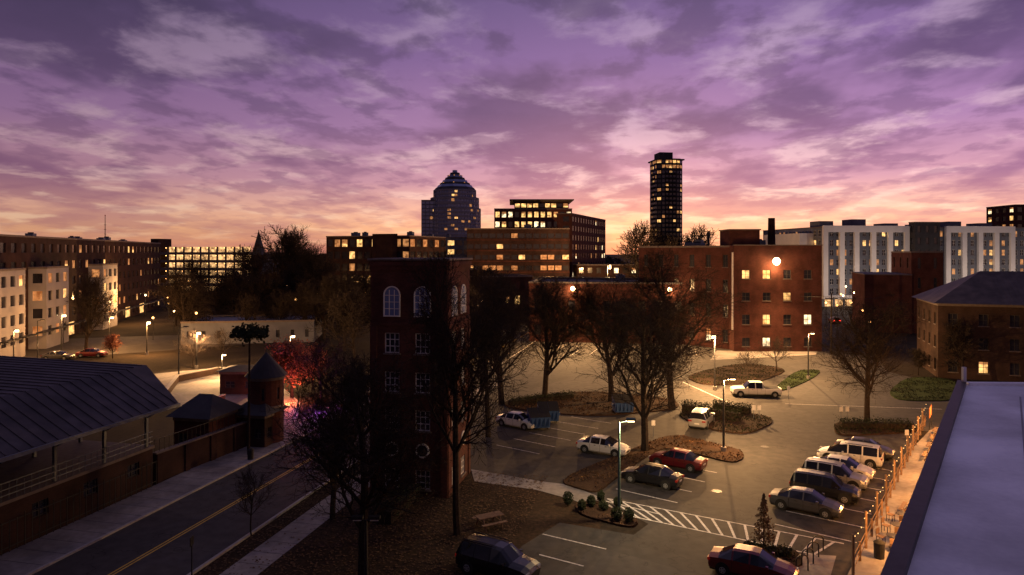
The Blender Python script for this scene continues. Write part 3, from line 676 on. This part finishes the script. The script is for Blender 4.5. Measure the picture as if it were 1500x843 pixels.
LW = (1, .53, .2)
g, L = site('brick_mill_building', 775, 138, 1060, 132)
block(g, 0, L, 0, 25, 0, 12.0, 11, 6, 2, wall='brick', lit=.0, ww=.4, wh=.4, frame='frame_dark', top=2); hvac(g, 2, L-4, 3, 20, 12, 3)
for u in (842, 983):
    x = (u-775)/285*L; g.box('lamp_arm', 'steel_dark', x-.05, x+.05, -1.1, -.003, 10.9, 11.0); g.ball('lamp_globe', 'lamp_white', (x, -1.15, 10.8), .45)
    g.light((x, -1.3, 10.2), 1200, LW, .3); g.light((x, -1.8, 10.4), 36000, LW, .3, aim=(0, -.8, -1), cone=130)
g.done()
g, L = site('brick_factory_building', 936, 140, 1075, 126); z = hz(361, 131)
block(g, 0, L, 0, 30, 0, z, 6, 6, 4, wall='brick', lit=.05, ww=.3, wh=.5, frame='frame_dark', sill='stone_trim', litmats=('lit_pale',)); hvac(g, 2, L-4, 3, 20, z, 4); g.done()
g, L = site('brick_factory_building', 1075, 124, 1204, 124); z = hz(360, 124)
F_ = [(0.8+i*3.75+.7, .8+i*3.75+2.1) for i in range(4)]
zo = [(.9, 2.5), (4.9, 6.7), (9.2, 10.7), (13.2, 14.8)]
def fx(a, b, xo, lit): facade_x(g, a, b, 0, z, xo, zo, lit=lit, wall='brick', frame='frame_dark', bars=(1, 1), sill='stone_trim', litmats=('lit_pale', 'lit_warm', 'lit_warm'))
fx((0, 0), (L, 0), F_, .3); fx((L, 0), (L, 28), [(2+i*5, 3.8+i*5) for i in range(5)], .1); fx((L, 28), (0, 28), [], 0); fx((0, 28), (0, 0), [], 0)
g.add('roof', 'roof_dark', [(0, 0, z-.3), (L, 0, z-.3), (L, 28, z-.3), (0, 28, z-.3)], [(0, 1, 2, 3)])
g.box('coping', 'stone_trim', -.1, L+.1, -.1, .3, z+.002, z+.15); g.box('coping', 'stone_trim', L-.3, L+.1, .3, 28, z+.002, z+.15)
g.box('stair_head', 'brick', .2, 5.8, 3, 9, z-.3, z+2.9); g.box('stair_head_coping', 'stone_trim', 0, 6, 2.8, 9.2, z+2.903, z+3.1)
g.cyl('drain_pipe', 'frame_white', (-.35, -.3, 4), (-.35, -.3, 18), .16, n=8)
x = (1133-1075)/129*L; zl = hz(383, 124); g.box('lamp_arm', 'steel_dark', x-.05, x+.05, -1.4, -.003, zl+.1, zl+.2); g.ball('lamp_globe', 'lamp_white', (x, -1.45, zl), .7)
g.light((x, -1.6, zl-.95), 1500, LW, .3); g.light((x, -2.3, zl-.8), 52000, LW, .3, aim=(0, -.7, -1), cone=120)
g.cyl('chimney', 'brick_dark', (11.4, 12, z), (11.4, 12, z+5.6), .75, .65, n=12); g.cyl('flue', 'steel_dark', (-.6, 14, z), (-.6, 14, z+3), .25, n=8)
hvac(g, 8, L-4, 12, 24, z, 4); g.done()
g, L = site('modern_apartment_building', 1204, 225, 1440, 232); L = L*1.35; z = hz(333, 228)
block(g, 0, L, 0, 40, 0, z, 34, 14, 7, wall='grey_panel', lit=.25, base=3.5, ww=.55, wh=.62, so=.2, frame='frame_white', bars=(1, 1), litmats=('lit_warm', 'lit_dim'))
for x in (0, 5.8, 11, 17, 23, 29, 44, 50, 56, 62, 68): g.box('white_piers', 'white_panel', x, x+1.7, -.9, -.02, 3.8, z+.3)
for x0, x1 in ((0, 30.5), (44, 69.5)): g.box('white_cornice', 'white_panel', x0, x1, -1.0, -.9-.003, z-1.8, z+.4)
for x0 in (0, 44): g.box('white_band', 'white_panel', x0, x0+25.5, -1.05, -.03, 2.6, 3.79)
block(g, 31, 40, -3, -.03, 0, z+1.6, 3, 1, 7, wall='dark_panel', lit=.15, ww=.4)
g.box('white_side', 'white_panel', -5, -.02, 5, 30, 0, z-2)
for i in range(5): g.box('garage_glow', 'lit_garage', 1+i*3.6, 3.6+i*3.6, -.1, -.03, .2, 2.4)
for i in range(6): g.box('penthouses', 'grey_panel', 4+i*12, 9+i*12, 8, 14, z, z+R.uniform(1, 3.4))
for x in (6, 24, 50, 66): g.light((x, -16, 7), 3600, (1, .75, .55))  # bare lights without fixtures, added to brighten the white piers
g.done()
g, L, z = simple('low_rise_block', 1140, 260, 1206, 260, 343, 15, 5, 3, 6, wall='grey_panel', lit=.1); g.done()
g, L, z = simple('brick_tower_block', 1487, 330, 1560, 330, 300, 20, 5, 4, 10, wall='brick', lit=.3); g.done()
g, L, z = simple('brick_warehouse', 1335, 152, 1382, 150, 369, 22, 2, 3, 4, wall='brick', lit=.0, ww=.2, frame='frame_dark'); g.box('lower_wing', 'brick', -9.5, -.02, -1, 18, 0, hz(404, 150)); g.box('wing_coping', 'stone_trim', -9.6, -.02, -1.1, 18.1, hz(404, 150)+.002, hz(404, 150)+.2); g.done()
g = G('brick_house', (bx(1374, 98), 98, 0), math.radians(-20)); z = 10.6; W2 = 26
block(g, 0, W2, 0, 14, 0, z, 7, 4, 3, wall='brick_brown', lit=.03, ww=.32, wh=.5, frame='frame_dark', sill='stone_trim')
o = .7; vs = [(-o, -o, z+.12), (W2+o, -o, z+.12), (W2+o, 14+o, z+.12), (-o, 14+o, z+.12), (7, 7, z+4.6), (W2-6, 7, z+4.6)]
g.add('hip_roof', 'roof_metal', vs, [(0, 1, 5, 4), (1, 2, 5), (2, 3, 4, 5), (3, 0, 4), (3, 2, 1, 0)])
for i in range(20):
    x = 8+i*.6
    g.add('roof_seams', 'roof_metal', [(x, 7, z+4.65), (x+.06, 7, z+4.65), (x+.06, -o, z+.17), (x, -o, z+.17)], [(0, 1, 2, 3)])
g.done()

# ------------------------------------------------------------ vehicles
ST = {
 'sedan': [(-2.3, .70, .38, .72, .78, .5, ''), (-2.24, .82, .26, .86, .93, .6, 'h'), (-1.7, .88, .2, .93, 1.02, .62, 'h'), (-1.0, .9, .2, .96, 1.38, .56, 'w'), (-.9, .9, .2, .96, 1.41, .57, 'p'), (-.06, .9, .2, .95, 1.45, .58, 'g'), (.03, .9, .2, .95, 1.45, .58, 'p'), (.45, .9, .2, .94, 1.42, .58, 'g'), (1.2, .89, .2, .93, .99, .66, 'w'), (1.85, .87, .2, .8, .87, .6, 'h'), (2.2, .8, .24, .66, .71, .5, 'h'), (2.32, .64, .32, .55, .58, .4, 'h')],
 'suv': [(-2.3, .78, .4, .95, 1.0, .6, ''), (-2.26, .86, .3, 1.02, 1.08, .66, 'h'), (-2.02, .92, .26, 1.03, 1.62, .62, 'w'), (-1.9, .93, .26, 1.03, 1.66, .63, 'p'), (-1.1, .93, .26, 1.02, 1.7, .64, 'g'), (-1.0, .93, .26, 1.02, 1.7, .64, 'p'), (-.1, .93, .26, 1.01, 1.7, .64, 'g'), (0, .93, .26, 1.01, 1.7, .64, 'p'), (.55, .93, .26, 1.0, 1.64, .63, 'g'), (1.2, .92, .26, 1.0, 1.07, .7, 'w'), (1.95, .89, .28, .92, .98, .62, 'h'), (2.22, .84, .32, .8, .85, .56, 'h'), (2.34, .7, .38, .62, .66, .5, 'h')],
 'van': [(-2.5, .8, .36, .98, 1.02, .6, ''), (-2.46, .9, .26, 1.05, 1.12, .7, 'h'), (-2.25, .96, .22, 1.05, 1.66, .68, 'w'), (-2.15, .97, .22, 1.05, 1.7, .68, 'p'), (-1.1, .98, .2, 1.03, 1.74, .7, 'g'), (-1.0, .98, .2, 1.03, 1.74, .7, 'p'), (0, .98, .2, 1.02, 1.74, .7, 'g'), (.1, .98, .2, 1.02, 1.74, .7, 'p'), (.7, .98, .2, 1.0, 1.64, .68, 'g'), (1.65, .95, .2, .96, 1.02, .7, 'w'), (2.25, .88, .24, .78, .84, .6, 'h'), (2.5, .7, .32, .6, .64, .5, 'h')],
 'pickup': [(-2.95, .88, .45, .98, 1.0, .8, ''), (-2.9, .96, .4, 1.08, 1.1, .88, 'h'), (-.85, .97, .36, 1.08, 1.1, .88, 'h'), (-.75, .97, .34, 1.1, 1.78, .68, 'w'), (-.65, .97, .34, 1.1, 1.82, .68, 'p'), (.15, .97, .34, 1.1, 1.84, .69, 'g'), (.25, .97, .34, 1.1, 1.84, .69, 'p'), (.85, .97, .34, 1.1, 1.8, .68, 'g'), (1.5, .97, .34, 1.1, 1.17, .76, 'w'), (2.5, .95, .36, 1.05, 1.12, .72, 'h'), (2.85, .92, .4, .96, 1.0, .7, 'h'), (2.93, .84, .45, .8, .84, .6, 'h')]}
def car(kind, paint, x, y, head, name='parked_car', lit=False):
    g = G(name, (x, y, .015), head); S = ST[kind]; rings = []
    for (sx, w, zb, zl, zt, wt, t) in S:
        half = [(w*.86, zb), (w, zb+.14), (w*1.01, (zb+zl)/2+.08), (w*.965, zl), (wt, zt-.02), (wt*.55, zt+.03)]
        rings.append([(sx, -a, b) for a, b in half]+[(sx, a, b) for a, b in reversed(half)])
    n = 12
    for i in range(1, len(S)):
        t = S[i][6]
        for k in range(n):
            k2 = (k+1) % n; vs = [rings[i-1][k], rings[i][k], rings[i][k2], rings[i-1][k2]]
            glass = (k in (3, 7) and t in 'wg') or (k in (4, 5, 6) and t == 'w')
            g.add('windows' if glass else 'body', 'glass_car' if glass else paint, vs, [(0, 1, 2, 3)])
    g.add('body', paint, rings[0], [tuple(range(n-1, -1, -1))]); g.add('body', paint, rings[-1], [tuple(range(n))])
    x0, x1 = S[0][0], S[-1][0]; w = S[5][1]; big = kind in ('suv', 'pickup', 'van'); wr = .36 if big else .32
    wx = (x0+.85, x1-.9)
    for a in wx:
        for sgn in (-1, 1):
            yy = sgn*w
            g.cyl('wheel_arches', 'rubber', (a, yy-sgn*.3, wr+.03), (a, yy+sgn*.012, wr+.03), wr+.08, n=20)
            g.cyl('tyres', 'rubber', (a, yy-sgn*.22, wr), (a, yy+sgn*.03, wr), wr, n=20)
            g.cyl('wheel_rims', 'car_silver', (a, yy, wr), (a, yy+sgn*.04, wr), wr*.62, wr*.56, n=12)
            for q in range(5):
                t = q*1.2566; g.cyl('wheel_spokes', 'rubber', (a+.35*wr*math.cos(t), yy, wr+.35*wr*math.sin(t)), (a+.35*wr*math.cos(t), yy+sgn*.045, wr+.35*wr*math.sin(t)), wr*.12, n=6)
    zl = S[2][3]; zf = S[-3][3]
    g.box('underbody', 'rubber', x0+.1, x1-.1, -w*.8, w*.8, .17, .3)
    for sgn in (-1, 1):
        y0, y1 = sorted((sgn*w*.55, sgn*w*.92)); g.box('tail_lights', 'tail_lit' if lit else 'tail_red', x0-.01, x0+.14, y0, y1, zl-.24, zl-.08)
        y0, y1 = sorted((sgn*w*.5, sgn*w*.86)); g.box('headlights', 'headlight_off', x1-.2, x1-.04, y0, y1, zf-.24, zf-.12)
        y0, y1 = sorted((sgn*(w+.02), sgn*(w+.2))); xm = S[-4][0]-.35; g.box('mirrors', paint, xm, xm+.14, y0, y1, S[-4][3]+.02, S[-4][3]+.17)
        for dx in (-.55, .5): g.box('door_handles', 'steel_dark', dx, dx+.16, min(sgn*w*1.005, sgn*(w*1.005+.02)), max(sgn*w*1.005, sgn*(w*1.005+.02)), S[5][3]-.14, S[5][3]-.1)
        for dx in (-.95, 0.0, 1.02): g.box('door_gaps', 'rubber', dx, dx+.015, min(sgn*w*.9, sgn*(w*1.012)), max(sgn*w*.9, sgn*(w*1.012)), .32, S[5][3]-.03)
    g.box('grille', 'rubber', x1-.1, x1+.012, -.42, .42, .36, .52); g.box('number_plate', 'sign_white', x0-.02, x0+.03, -.24, .24, .55, .67)
    if kind == 'pickup': g.box('cargo_bed', 'rubber', -2.8, -.95, -.8, .8, 1.06, 1.135)
    if kind in ('suv', 'van'):
        for sgn in (-1, 1): g.cyl('roof_rails', 'steel_dark', (-1.8, sgn*.6, S[4][4]+.05), (.3, sgn*.6, S[4][4]+.05), .025, n=6)
    g.done(smooth=('body',))
hv = math.atan2(LV.y, LV.x); hp = math.pi
car('sedan', 'car_grey', 20.5, 47.6, hv); car('suv', 'car_black', 23.0, 50.2, hv+.04); car('suv', 'car_silver', 25.0, 52.9, hv); car('sedan', 'car_white', 26.7, 55.2, hv-.03)
car('van', 'car_white', 28.9, 58.4, hv+.05+hp); car('sedan', 'car_grey', 31.3, 60.6, hv)
car('sedan', 'car_black', 10.9, 53.2, hv+hp+.05); car('sedan', 'car_red', 13.9, 57.3, hv+hp); car('sedan', 'car_white', 8.2, 61.3, hv+.12)
car('suv', 'car_black', -.8, 38.2, hv+.1); car('sedan', 'car_red', 13.4, 38.0, hv+.1)
car('pickup', 'car_white', 30.5, 85.5, math.radians(174), 'pickup_truck'); car('suv', 'car_silver', 19.8, 71.2, math.radians(62)); car('sedan', 'car_white', .6, 70.5, hv)
x, y = gnd(1222, 474); car('suv', 'car_red', x, y, 1.4, lit=True); car('sedan', 'car_red', x-3.5, y+10, 1.4, lit=True)
for u, v, p in ((85, 527, 'car_grey'), (135, 523, 'car_red')):
    x, y = gnd(u, v); car('sedan', p, x, y, .1)

# ------------------------------------------------------------ street furniture
def street_lamp(u, v, top, arm=(1.4, 0), power=0, mat='steel_dark', col=LW, xy=None, h=None, double=False, big=0):
    x, y = xy or gnd(u, v); h = h or hz(top, y); g = G('street_lamp', (x, y, 0))
    g.cyl('base', 'concrete', (0, 0, 0), (0, 0, .5), .25, n=12); g.cyl('pole', mat, (0, 0, .5), (0, 0, h), .11, .06, n=10)
    for sg in ((1, -1) if double else (1,)):
        ax, ay = arm[0]*sg, arm[1]*sg
        g.cyl('arm', mat, (0, 0, h-.05), (ax, ay, h+.1), .04, n=8)
        g.box('lamp_head', mat, ax-.3, ax+.3, ay-.16, ay+.16, h+.05, h+.2)
        g.box('lens', 'lamp_white' if power else 'frame_white', ax-.22, ax+.22, ay-.12, ay+.12, h-.02-big, h+.046)
        if power: g.light((ax, ay, h-.3-big), power, col, .15)
    g.done()
street_lamp(907, 762, 618, (.8, .1), 2200, 'steel_green', (1, .72, .4)); street_lamp(1060, 663, 557, (.9, .3), 7500)  # second lamp's head is really unlit; its light is added to brighten the lot
street_lamp(1047, 572, 492, (-.3, -.6), 24000, big=.3); street_lamp(1184, 556, 489, (.5, -.2), 5000)  # second pole stands unlit in the scene; its glow is an added light
street_lamp(0, 0, 0, (.45, 0), 0, xy=(-7.7, 36), h=3.9, double=True)
street_lamp(262, 556, 480, (1, 0), 0); street_lamp(288, 540, 487, (.5, -.3), 9000, big=.25); street_lamp(215, 520, 472, (.5, -.3), 8000, col=(1, .46, .14), big=.3)
street_lamp(425, 560, 492, (.5, -.3), 5000, big=.2); street_lamp(20, 540, 484, (.5, 0), 2500, col=(1, .46, .14), big=.25); street_lamp(90, 520, 462, (.5, 0), 2500, col=(1, .46, .14), big=.25)
street_lamp(890, 460, 389, (.6, -.8), 60000, big=1.0)
street_lamp(55, 530, 470, (.8, 0), 0); street_lamp(160, 512, 465, (.5, 0), 6000, col=(1, .46, .14), big=.25); street_lamp(325, 556, 520, (.3, 0), 3500, big=.1)
street_lamp(700, 520, 440, (.5, 0), 9000, big=.2)
g = G('distant_street_lamps')
for i in range(75):
    u = R.choice((R.uniform(0, 260), R.uniform(470, 900), R.uniform(0, 480), R.uniform(1205, 1290))); Y = R.uniform(120, 270); x = bx(u, Y); h = R.uniform(3, 8)
    g.cyl('poles', 'steel_dark', (x, Y, 0), (x, Y, h), .09, .06, n=5); g.ball('globes', R.choice(('lamp_warm', 'lamp_warm', 'lamp_white')), (x, Y, h+.2), .24, 5)
for u, Y in ((60, 150), (200, 170), (330, 190), (620, 165), (820, 200), (740, 200)): g.light((bx(u, Y), Y-1, 7), 8000, (1, .48, .15))
g.done()
g = G('plaza_uplights')
for u, v in ((412, 596), (455, 600)):
    x, y = gnd(u, v); g.box('fixture', 'steel_dark', x-.1, x+.1, y-.1, y+.1, 0, .25)
for u, v, z, p, c in ((420, 592, .8, 900, (1, .16, .05)), (468, 600, 1.2, 600, (.55, .1, .9)), (445, 590, 2.0, 700, (1, .2, .1))):
    x, y = gnd(u, v); g.light((x, y, z), p, c, .1)
g.done()
x, y = gnd(281, 850); g = G('sign_post', (x, y, 0)); g.cyl('post', 'steel_dark', (0, 0, 0), (0, 0, 2.4), .04, n=6); g.box('plate', 'steel_dark', -.02, .02, -.2, .2, 1.9, 2.4); g.done()
def sign(u, v, h=1.6, w=.35):
    x, y = gnd(u, v); g = G('parking_sign', (x, y, 0)); g.cyl('post', 'steel_grey', (0, 0, 0), (0, 0, h), .035, n=6); g.box('plate', 'sign_white', -w/2, w/2, -.06, -.035, h-.5, h); g.done()
for u, v in ((1232, 618), (1241, 618), (1104, 616), (1112, 616), (957, 640), (1328, 655), (1155, 585), (1440, 600)): sign(u, v)
def dumpster(u, v, rot=.2):
    x, y = gnd(u, v); g = G('dumpster', (x, y, .02), rot)
    vs = [(-1, -.7, .2), (1, -.7, .2), (1, .7, .2), (-1, .7, .2), (-1.05, -.95, 1.3), (1.05, -.95, 1.3), (1.05, .8, 1.9), (-1.05, .8, 1.9)]
    g.add('bin', 'dumpster_blue', vs, [(3, 2, 1, 0), (4, 5, 6, 7), (0, 1, 5, 4), (1, 2, 6, 5), (2, 3, 7, 6), (3, 0, 4, 7)])
    g.add('lid', 'rubber', [(-1.08, -1.0, 1.34), (-.01, -1.0, 1.34), (-.01, .82, 1.96), (-1.08, .82, 1.96)], [(0, 1, 2, 3)]); g.add('lid', 'rubber', [(.01, -1.0, 1.34), (1.08, -1.0, 1.34), (1.08, .82, 1.96), (.01, .82, 1.96)], [(0, 1, 2, 3)])
    for k in range(5): g.box('ribs', 'dumpster_blue', -.9+k*.43, -.82+k*.43, -.99, -.86, .4, 1.2)
    g.box('side_pockets', 'dumpster_blue', -1.2, -1.05, -.5, .5, .8, 1.0); g.box('side_pockets', 'dumpster_blue', 1.05, 1.2, -.5, .5, .8, 1.0)
    for a in (-.8, .8):
        for b in (-.5, .5): g.cyl('casters', 'rubber', (a-.04, b, .1), (a+.04, b, .1), .1, n=8)
    g.done()
dumpster(789, 628); dumpster(803, 618, .1); dumpster(912, 605, .1)
def table(x, y, rot=0, z=.02):
    g = G('picnic_table', (x, y, z), rot)
    for k in range(5): g.box('table_top', 'wood', -.9, .9, -.38+k*.155, -.24+k*.155, .72, .76)
    for s in (-1, 1):
        a, b = sorted((s*.62, s*.88)); g.box('bench', 'wood', -.9, .9, a, b, .43, .47)
        for e in (-.6, .6): g.cyl('legs', 'wood', (e, s*.3, .72), (e, s*.72, 0), .045, n=5)
    for e in (-.6, .6): g.box('cross_brace', 'wood', e-.03, e+.03, -.8, .8, .37, .43)
    g.done()
x, y = gnd(717, 772); table(x, y, .5)
for s in (12, 27, 30.5, 34, 37): x, y = lp(s, 2.2); table(x, y, math.atan2(LU.y, LU.x)+R.uniform(-.1, .1), .16)
for s in (5.2, 7.3, 9.5):
    x, y = lp(s, 1.7); g = G('cafe_table', (x, y, .16)); g.cyl('top', 'steel_dark', (0, 0, .72), (0, 0, .75), .4, n=16); g.cyl('stem', 'steel_dark', (0, 0, 0), (0, 0, .72), .04, n=6); g.cyl('foot', 'steel_dark', (0, 0, 0), (0, 0, .03), .25, n=12); g.done()
    for q in (0, 2.2, 4.2):
        g = G('cafe_chair', (x+.75*math.cos(q), y+.75*math.sin(q), .16), q); g.box('seat', 'wood', -.2, .2, -.2, .2, .43, .47); g.box('backrest', 'wood', .18, .22, -.2, .2, .55, .9)
        for a in (-.18, .18):
            for b in (-.18, .18): g.box('legs', 'steel_dark', a-.015, a+.015, b-.015, b+.015, 0, .43)
        g.box('back_posts', 'steel_dark', .185, .215, -.2, -.17, .47, .9); g.box('back_posts', 'steel_dark', .185, .215, .17, .2, .47, .9); g.done()
x, y = lp(3.2, 1.2)
g = G('trash_can', (x, y, .16)); g.cyl('bin', 'steel_dark', (0, 0, 0), (0, 0, .9), .28, .3, n=14); g.cyl('lid', 'rubber', (0, 0, .9), (0, 0, 1.05), .32, .14, n=14); g.done()
x, y = gnd(367, 675); g = G('trash_can', (x, y, .12)); g.cyl('bin', 'steel_dark', (0, 0, 0), (0, 0, .8), .25, .27, n=14); g.cyl('lid', 'rubber', (0, 0, .8), (0, 0, .95), .29, .12, n=14); g.done()
for i, (u, v) in enumerate(((1175, 838), (1183, 828), (1191, 818), (1198, 808))):
    x, y = gnd(u, v); g = G('bike_rack', (x, y, .02), .3); pts = [(-.4, 0, 0), (-.4, 0, .65)]+[(-.4*math.cos(t*math.pi/8), 0, .65+.28*math.sin(t*math.pi/8)) for t in range(1, 8)]+[(.4, 0, .65), (.4, 0, 0)]
    for a, b in zip(pts, pts[1:]): g.cyl('hoop', 'steel_dark', a, b, .04, n=8)
    g.done()
g = G('terrace_fence')
for i in range(20):
    s = 0+i*2.1; x, y = lp(s, .35); g.box('posts', 'wood', x-.06, x+.06, y-.06, y+.06, .14, 1.25 if i % 2 else 2.4)
    x2, y2 = lp(s+2.1, .35)
    for z in (.45, .8, 1.15): g.cyl('rails', 'wood', (x, y, z), (x2, y2, z), .025, n=5)
    if i < 19 and i % 2 == 0:
        x3, y3 = lp(s+4.2, .35)
        for k in range(9):
            t = k/8; zz = 2.35-1.6*t*(1-t); px, py = x+(x3-x)*t, y+(y3-y)*t
            if k % 2: g.ball('bulbs', 'bulb', (px, py, zz-.06), .03, 5)
            if k: g.cyl('cable', 'steel_dark', lastp, (px, py, zz), .01, n=4)
            lastp = (px, py, zz)
for s in (3, 9, 15, 21, 27, 33, 39): x, y = lp(s, 2.4); g.light((x, y, 2.4), 900, (1, .4, .1), .3)
g.done()
g = G('banner_sign', (*lp(39.5, .9), .15), math.atan2(LU.y, LU.x)); g.box('panel', 'banner', -1.2, 1.2, -.03, .03, 1.2, 2.2); g.cyl('posts', 'steel_dark', (-1.15, 0, 0), (-1.15, 0, 2.3), .04, n=6); g.cyl('posts', 'steel_dark', (1.15, 0, 0), (1.15, 0, 2.3), .04, n=6); g.done()
def upole(u, v, top):
    x, y = gnd(u, v); h = hz(top, y); g = G('utility_pole', (x, y, 0)); g.cyl('pole', 'bark', (0, 0, 0), (0, 0, h), .16, .11, n=8); g.box('crossarm', 'bark', -1.1, 1.1, -.06, .06, h-1, h-.85)
    for a in (-1, -.4, .4, 1): g.cyl('insulators', 'steel_grey', (a, 0, h-.85), (a, 0, h-.6), .05, n=6)
    g.done(); return Vector((x, y, h-.6))
pp = [upole(845, 500, 400), upole(1060, 500, 402), upole(1218, 520, 430), upole(1330, 480, 420)]
g = G('overhead_cables')
for a, b in zip(pp, pp[1:]):
    for off in (-1, -.4, .4, 1):
        last = None
        for k in range(9):
            t = k/8; q = a.lerp(b, t)+Vector((off, 0, -4*1.2*t*(1-t)))
            if last is not None: g.cyl('cable', 'steel_dark', last, q, .02, n=3)
            last = q
g.done()

# ------------------------------------------------------------ sky
w = bpy.data.worlds.new('World'); scene.world = w; w.use_nodes = True; nt = w.node_tree; N = nt.nodes; Lk = nt.links
for n_ in list(N): N.remove(n_)
out = N.new('ShaderNodeOutputWorld'); bg = N.new('ShaderNodeBackground'); Lk.new(bg.outputs[0], out.inputs[0])
tc = N.new('ShaderNodeTexCoord'); sp = N.new('ShaderNodeSeparateXYZ'); Lk.new(tc.outputs['Generated'], sp.inputs[0])
def M(op, a, b=None, clamp=False):
    m = N.new('ShaderNodeMath'); m.operation = op; m.use_clamp = clamp
    for i, v in enumerate((a, b)):
        if v is None: continue
        if isinstance(v, (int, float)): m.inputs[i].default_value = v
        else: Lk.new(v, m.inputs[i])
    return m.outputs[0]
def ramp(fac, stops):
    r_ = N.new('ShaderNodeValToRGB'); e = r_.color_ramp.elements
    while len(e) < len(stops): e.new(.5)
    for k, (p, c) in enumerate(stops): e[k].position = p; e[k].color = (*c, 1)
    Lk.new(fac, r_.inputs[0]); return r_.outputs[0]
def mr(v, a, b, c, d):
    m = N.new('ShaderNodeMapRange'); m.interpolation_type = 'SMOOTHSTEP'
    for i, q in enumerate((a, b, c, d)): m.inputs[i+1].default_value = q
    Lk.new(v, m.inputs[0]); return m.outputs[0]
def mixc(f, a, b):
    m = N.new('ShaderNodeMix'); m.data_type = 'RGBA'; Lk.new(f, m.inputs[0]); Lk.new(a, m.inputs[6]); Lk.new(b, m.inputs[7]); return m.outputs[2]
z = M('MAXIMUM', sp.outputs[2], 0); zc = M('ADD', z, .13)
cb = N.new('ShaderNodeCombineXYZ'); Lk.new(M('DIVIDE', sp.outputs[0], zc), cb.inputs[0]); Lk.new(M('DIVIDE', sp.outputs[1], zc), cb.inputs[1])
def noise(scale, detail, dist, off, sy=1.0, rough=.55):
    mp = N.new('ShaderNodeMapping'); mp.inputs['Location'].default_value = off; mp.inputs['Scale'].default_value = (1, sy, 1); mp.inputs['Rotation'].default_value = (0, 0, .3)
    Lk.new(cb.outputs[0], mp.inputs[0]); n_ = N.new('ShaderNodeTexNoise'); n_.noise_dimensions = '2D'; n_.inputs['Scale'].default_value = scale; n_.inputs['Detail'].default_value = detail
    n_.inputs['Distortion'].default_value = dist; n_.inputs['Roughness'].default_value = rough; Lk.new(mp.outputs[0], n_.inputs['Vector']); return n_.outputs['Fac']
base = ramp(z, [(0, (.78, .27, .19)), (.03, (1.05, .52, .3)), (.06, (1.0, .52, .4)), (.1, (.64, .31, .42)), (.17, (.39, .195, .41)), (.27, (.225, .12, .32)), (.38, (.115, .075, .21)), (1, (.18, .15, .28))])
dark = ramp(z, [(0, (.5, .19, .2)), (.05, (.52, .2, .26)), (.1, (.3, .115, .26)), (.2, (.135, .065, .19)), (.36, (.045, .03, .095)), (1, (.09, .077, .155))])
lite = ramp(z, [(0, (.95, .42, .25)), (.04, (1.2, .76, .5)), (.1, (.95, .58, .6)), (.2, (.55, .36, .53)), (.36, (.28, .2, .37)), (1, (.24, .2, .33))])
hf = mr(z, 0, .12, .4, 1)
fA = M('MULTIPLY', mr(noise(1.0, 5, .1, (3, 1, 0), .7), .42, .6, 0, .9), hf)
fB = mr(noise(2.3, 7, .15, (7, 2, 0), .9, .56), .48, .7, 0, .75); fC = M('MULTIPLY', mr(noise(4.2, 6, .1, (1, 9, 0), .8), .45, .64, 0, .6), hf)
c = mixc(fC, mixc(fB, mixc(fA, base, dark), lite), dark)
az = mr(sp.outputs[0], -.65, .25, .6, 1.1); bk = mr(sp.outputs[1], -.3, .6, .32, 1.0)
up = mr(z, .45, .8, 0, 1)
bk2 = M('MAXIMUM', bk, up)
sc = N.new('ShaderNodeVectorMath'); sc.operation = 'SCALE'; Lk.new(c, sc.inputs[0]); Lk.new(M('MULTIPLY', az, bk2), sc.inputs['Scale'])
sky = N.new('ShaderNodeTexSky'); sky.sky_type = 'NISHITA'; sky.sun_disc = False; sky.sun_elevation = math.radians(2); sky.sun_rotation = math.radians(10)
s2 = N.new('ShaderNodeVectorMath'); s2.operation = 'SCALE'; s2.inputs['Scale'].default_value = .012; Lk.new(sky.outputs[0], s2.inputs[0])
ad = N.new('ShaderNodeVectorMath'); Lk.new(sc.outputs[0], ad.inputs[0]); Lk.new(s2.outputs[0], ad.inputs[1])
Lk.new(ad.outputs[0], bg.inputs['Color']); bg.inputs['Strength'].default_value = 1.0
sl = bpy.data.lights.new('sun', 'SUN'); sl.energy = .06; sl.angle = math.radians(12); sl.color = (1, .6, .45)
so_ = bpy.data.objects.new('sun', sl); scene.collection.objects.link(so_)
dr = -Vector((math.sin(math.radians(10))*math.cos(.04), math.cos(math.radians(10))*math.cos(.04), math.sin(.04))); so_.rotation_euler = dr.to_track_quat('-Z', 'Y').to_euler()
# ------------------------------------------------------------ camera
cam = bpy.data.cameras.new('camera'); cam.lens = 24; cam.sensor_width = 36; cam.shift_y = -(421.5-370)/1500; cam.clip_end = 8000; cam.clip_start = .2
co = bpy.data.objects.new('camera', cam); co.location = (0, 0, H); co.rotation_euler = (math.radians(90), 0, 0); scene.collection.objects.link(co); scene.camera = co
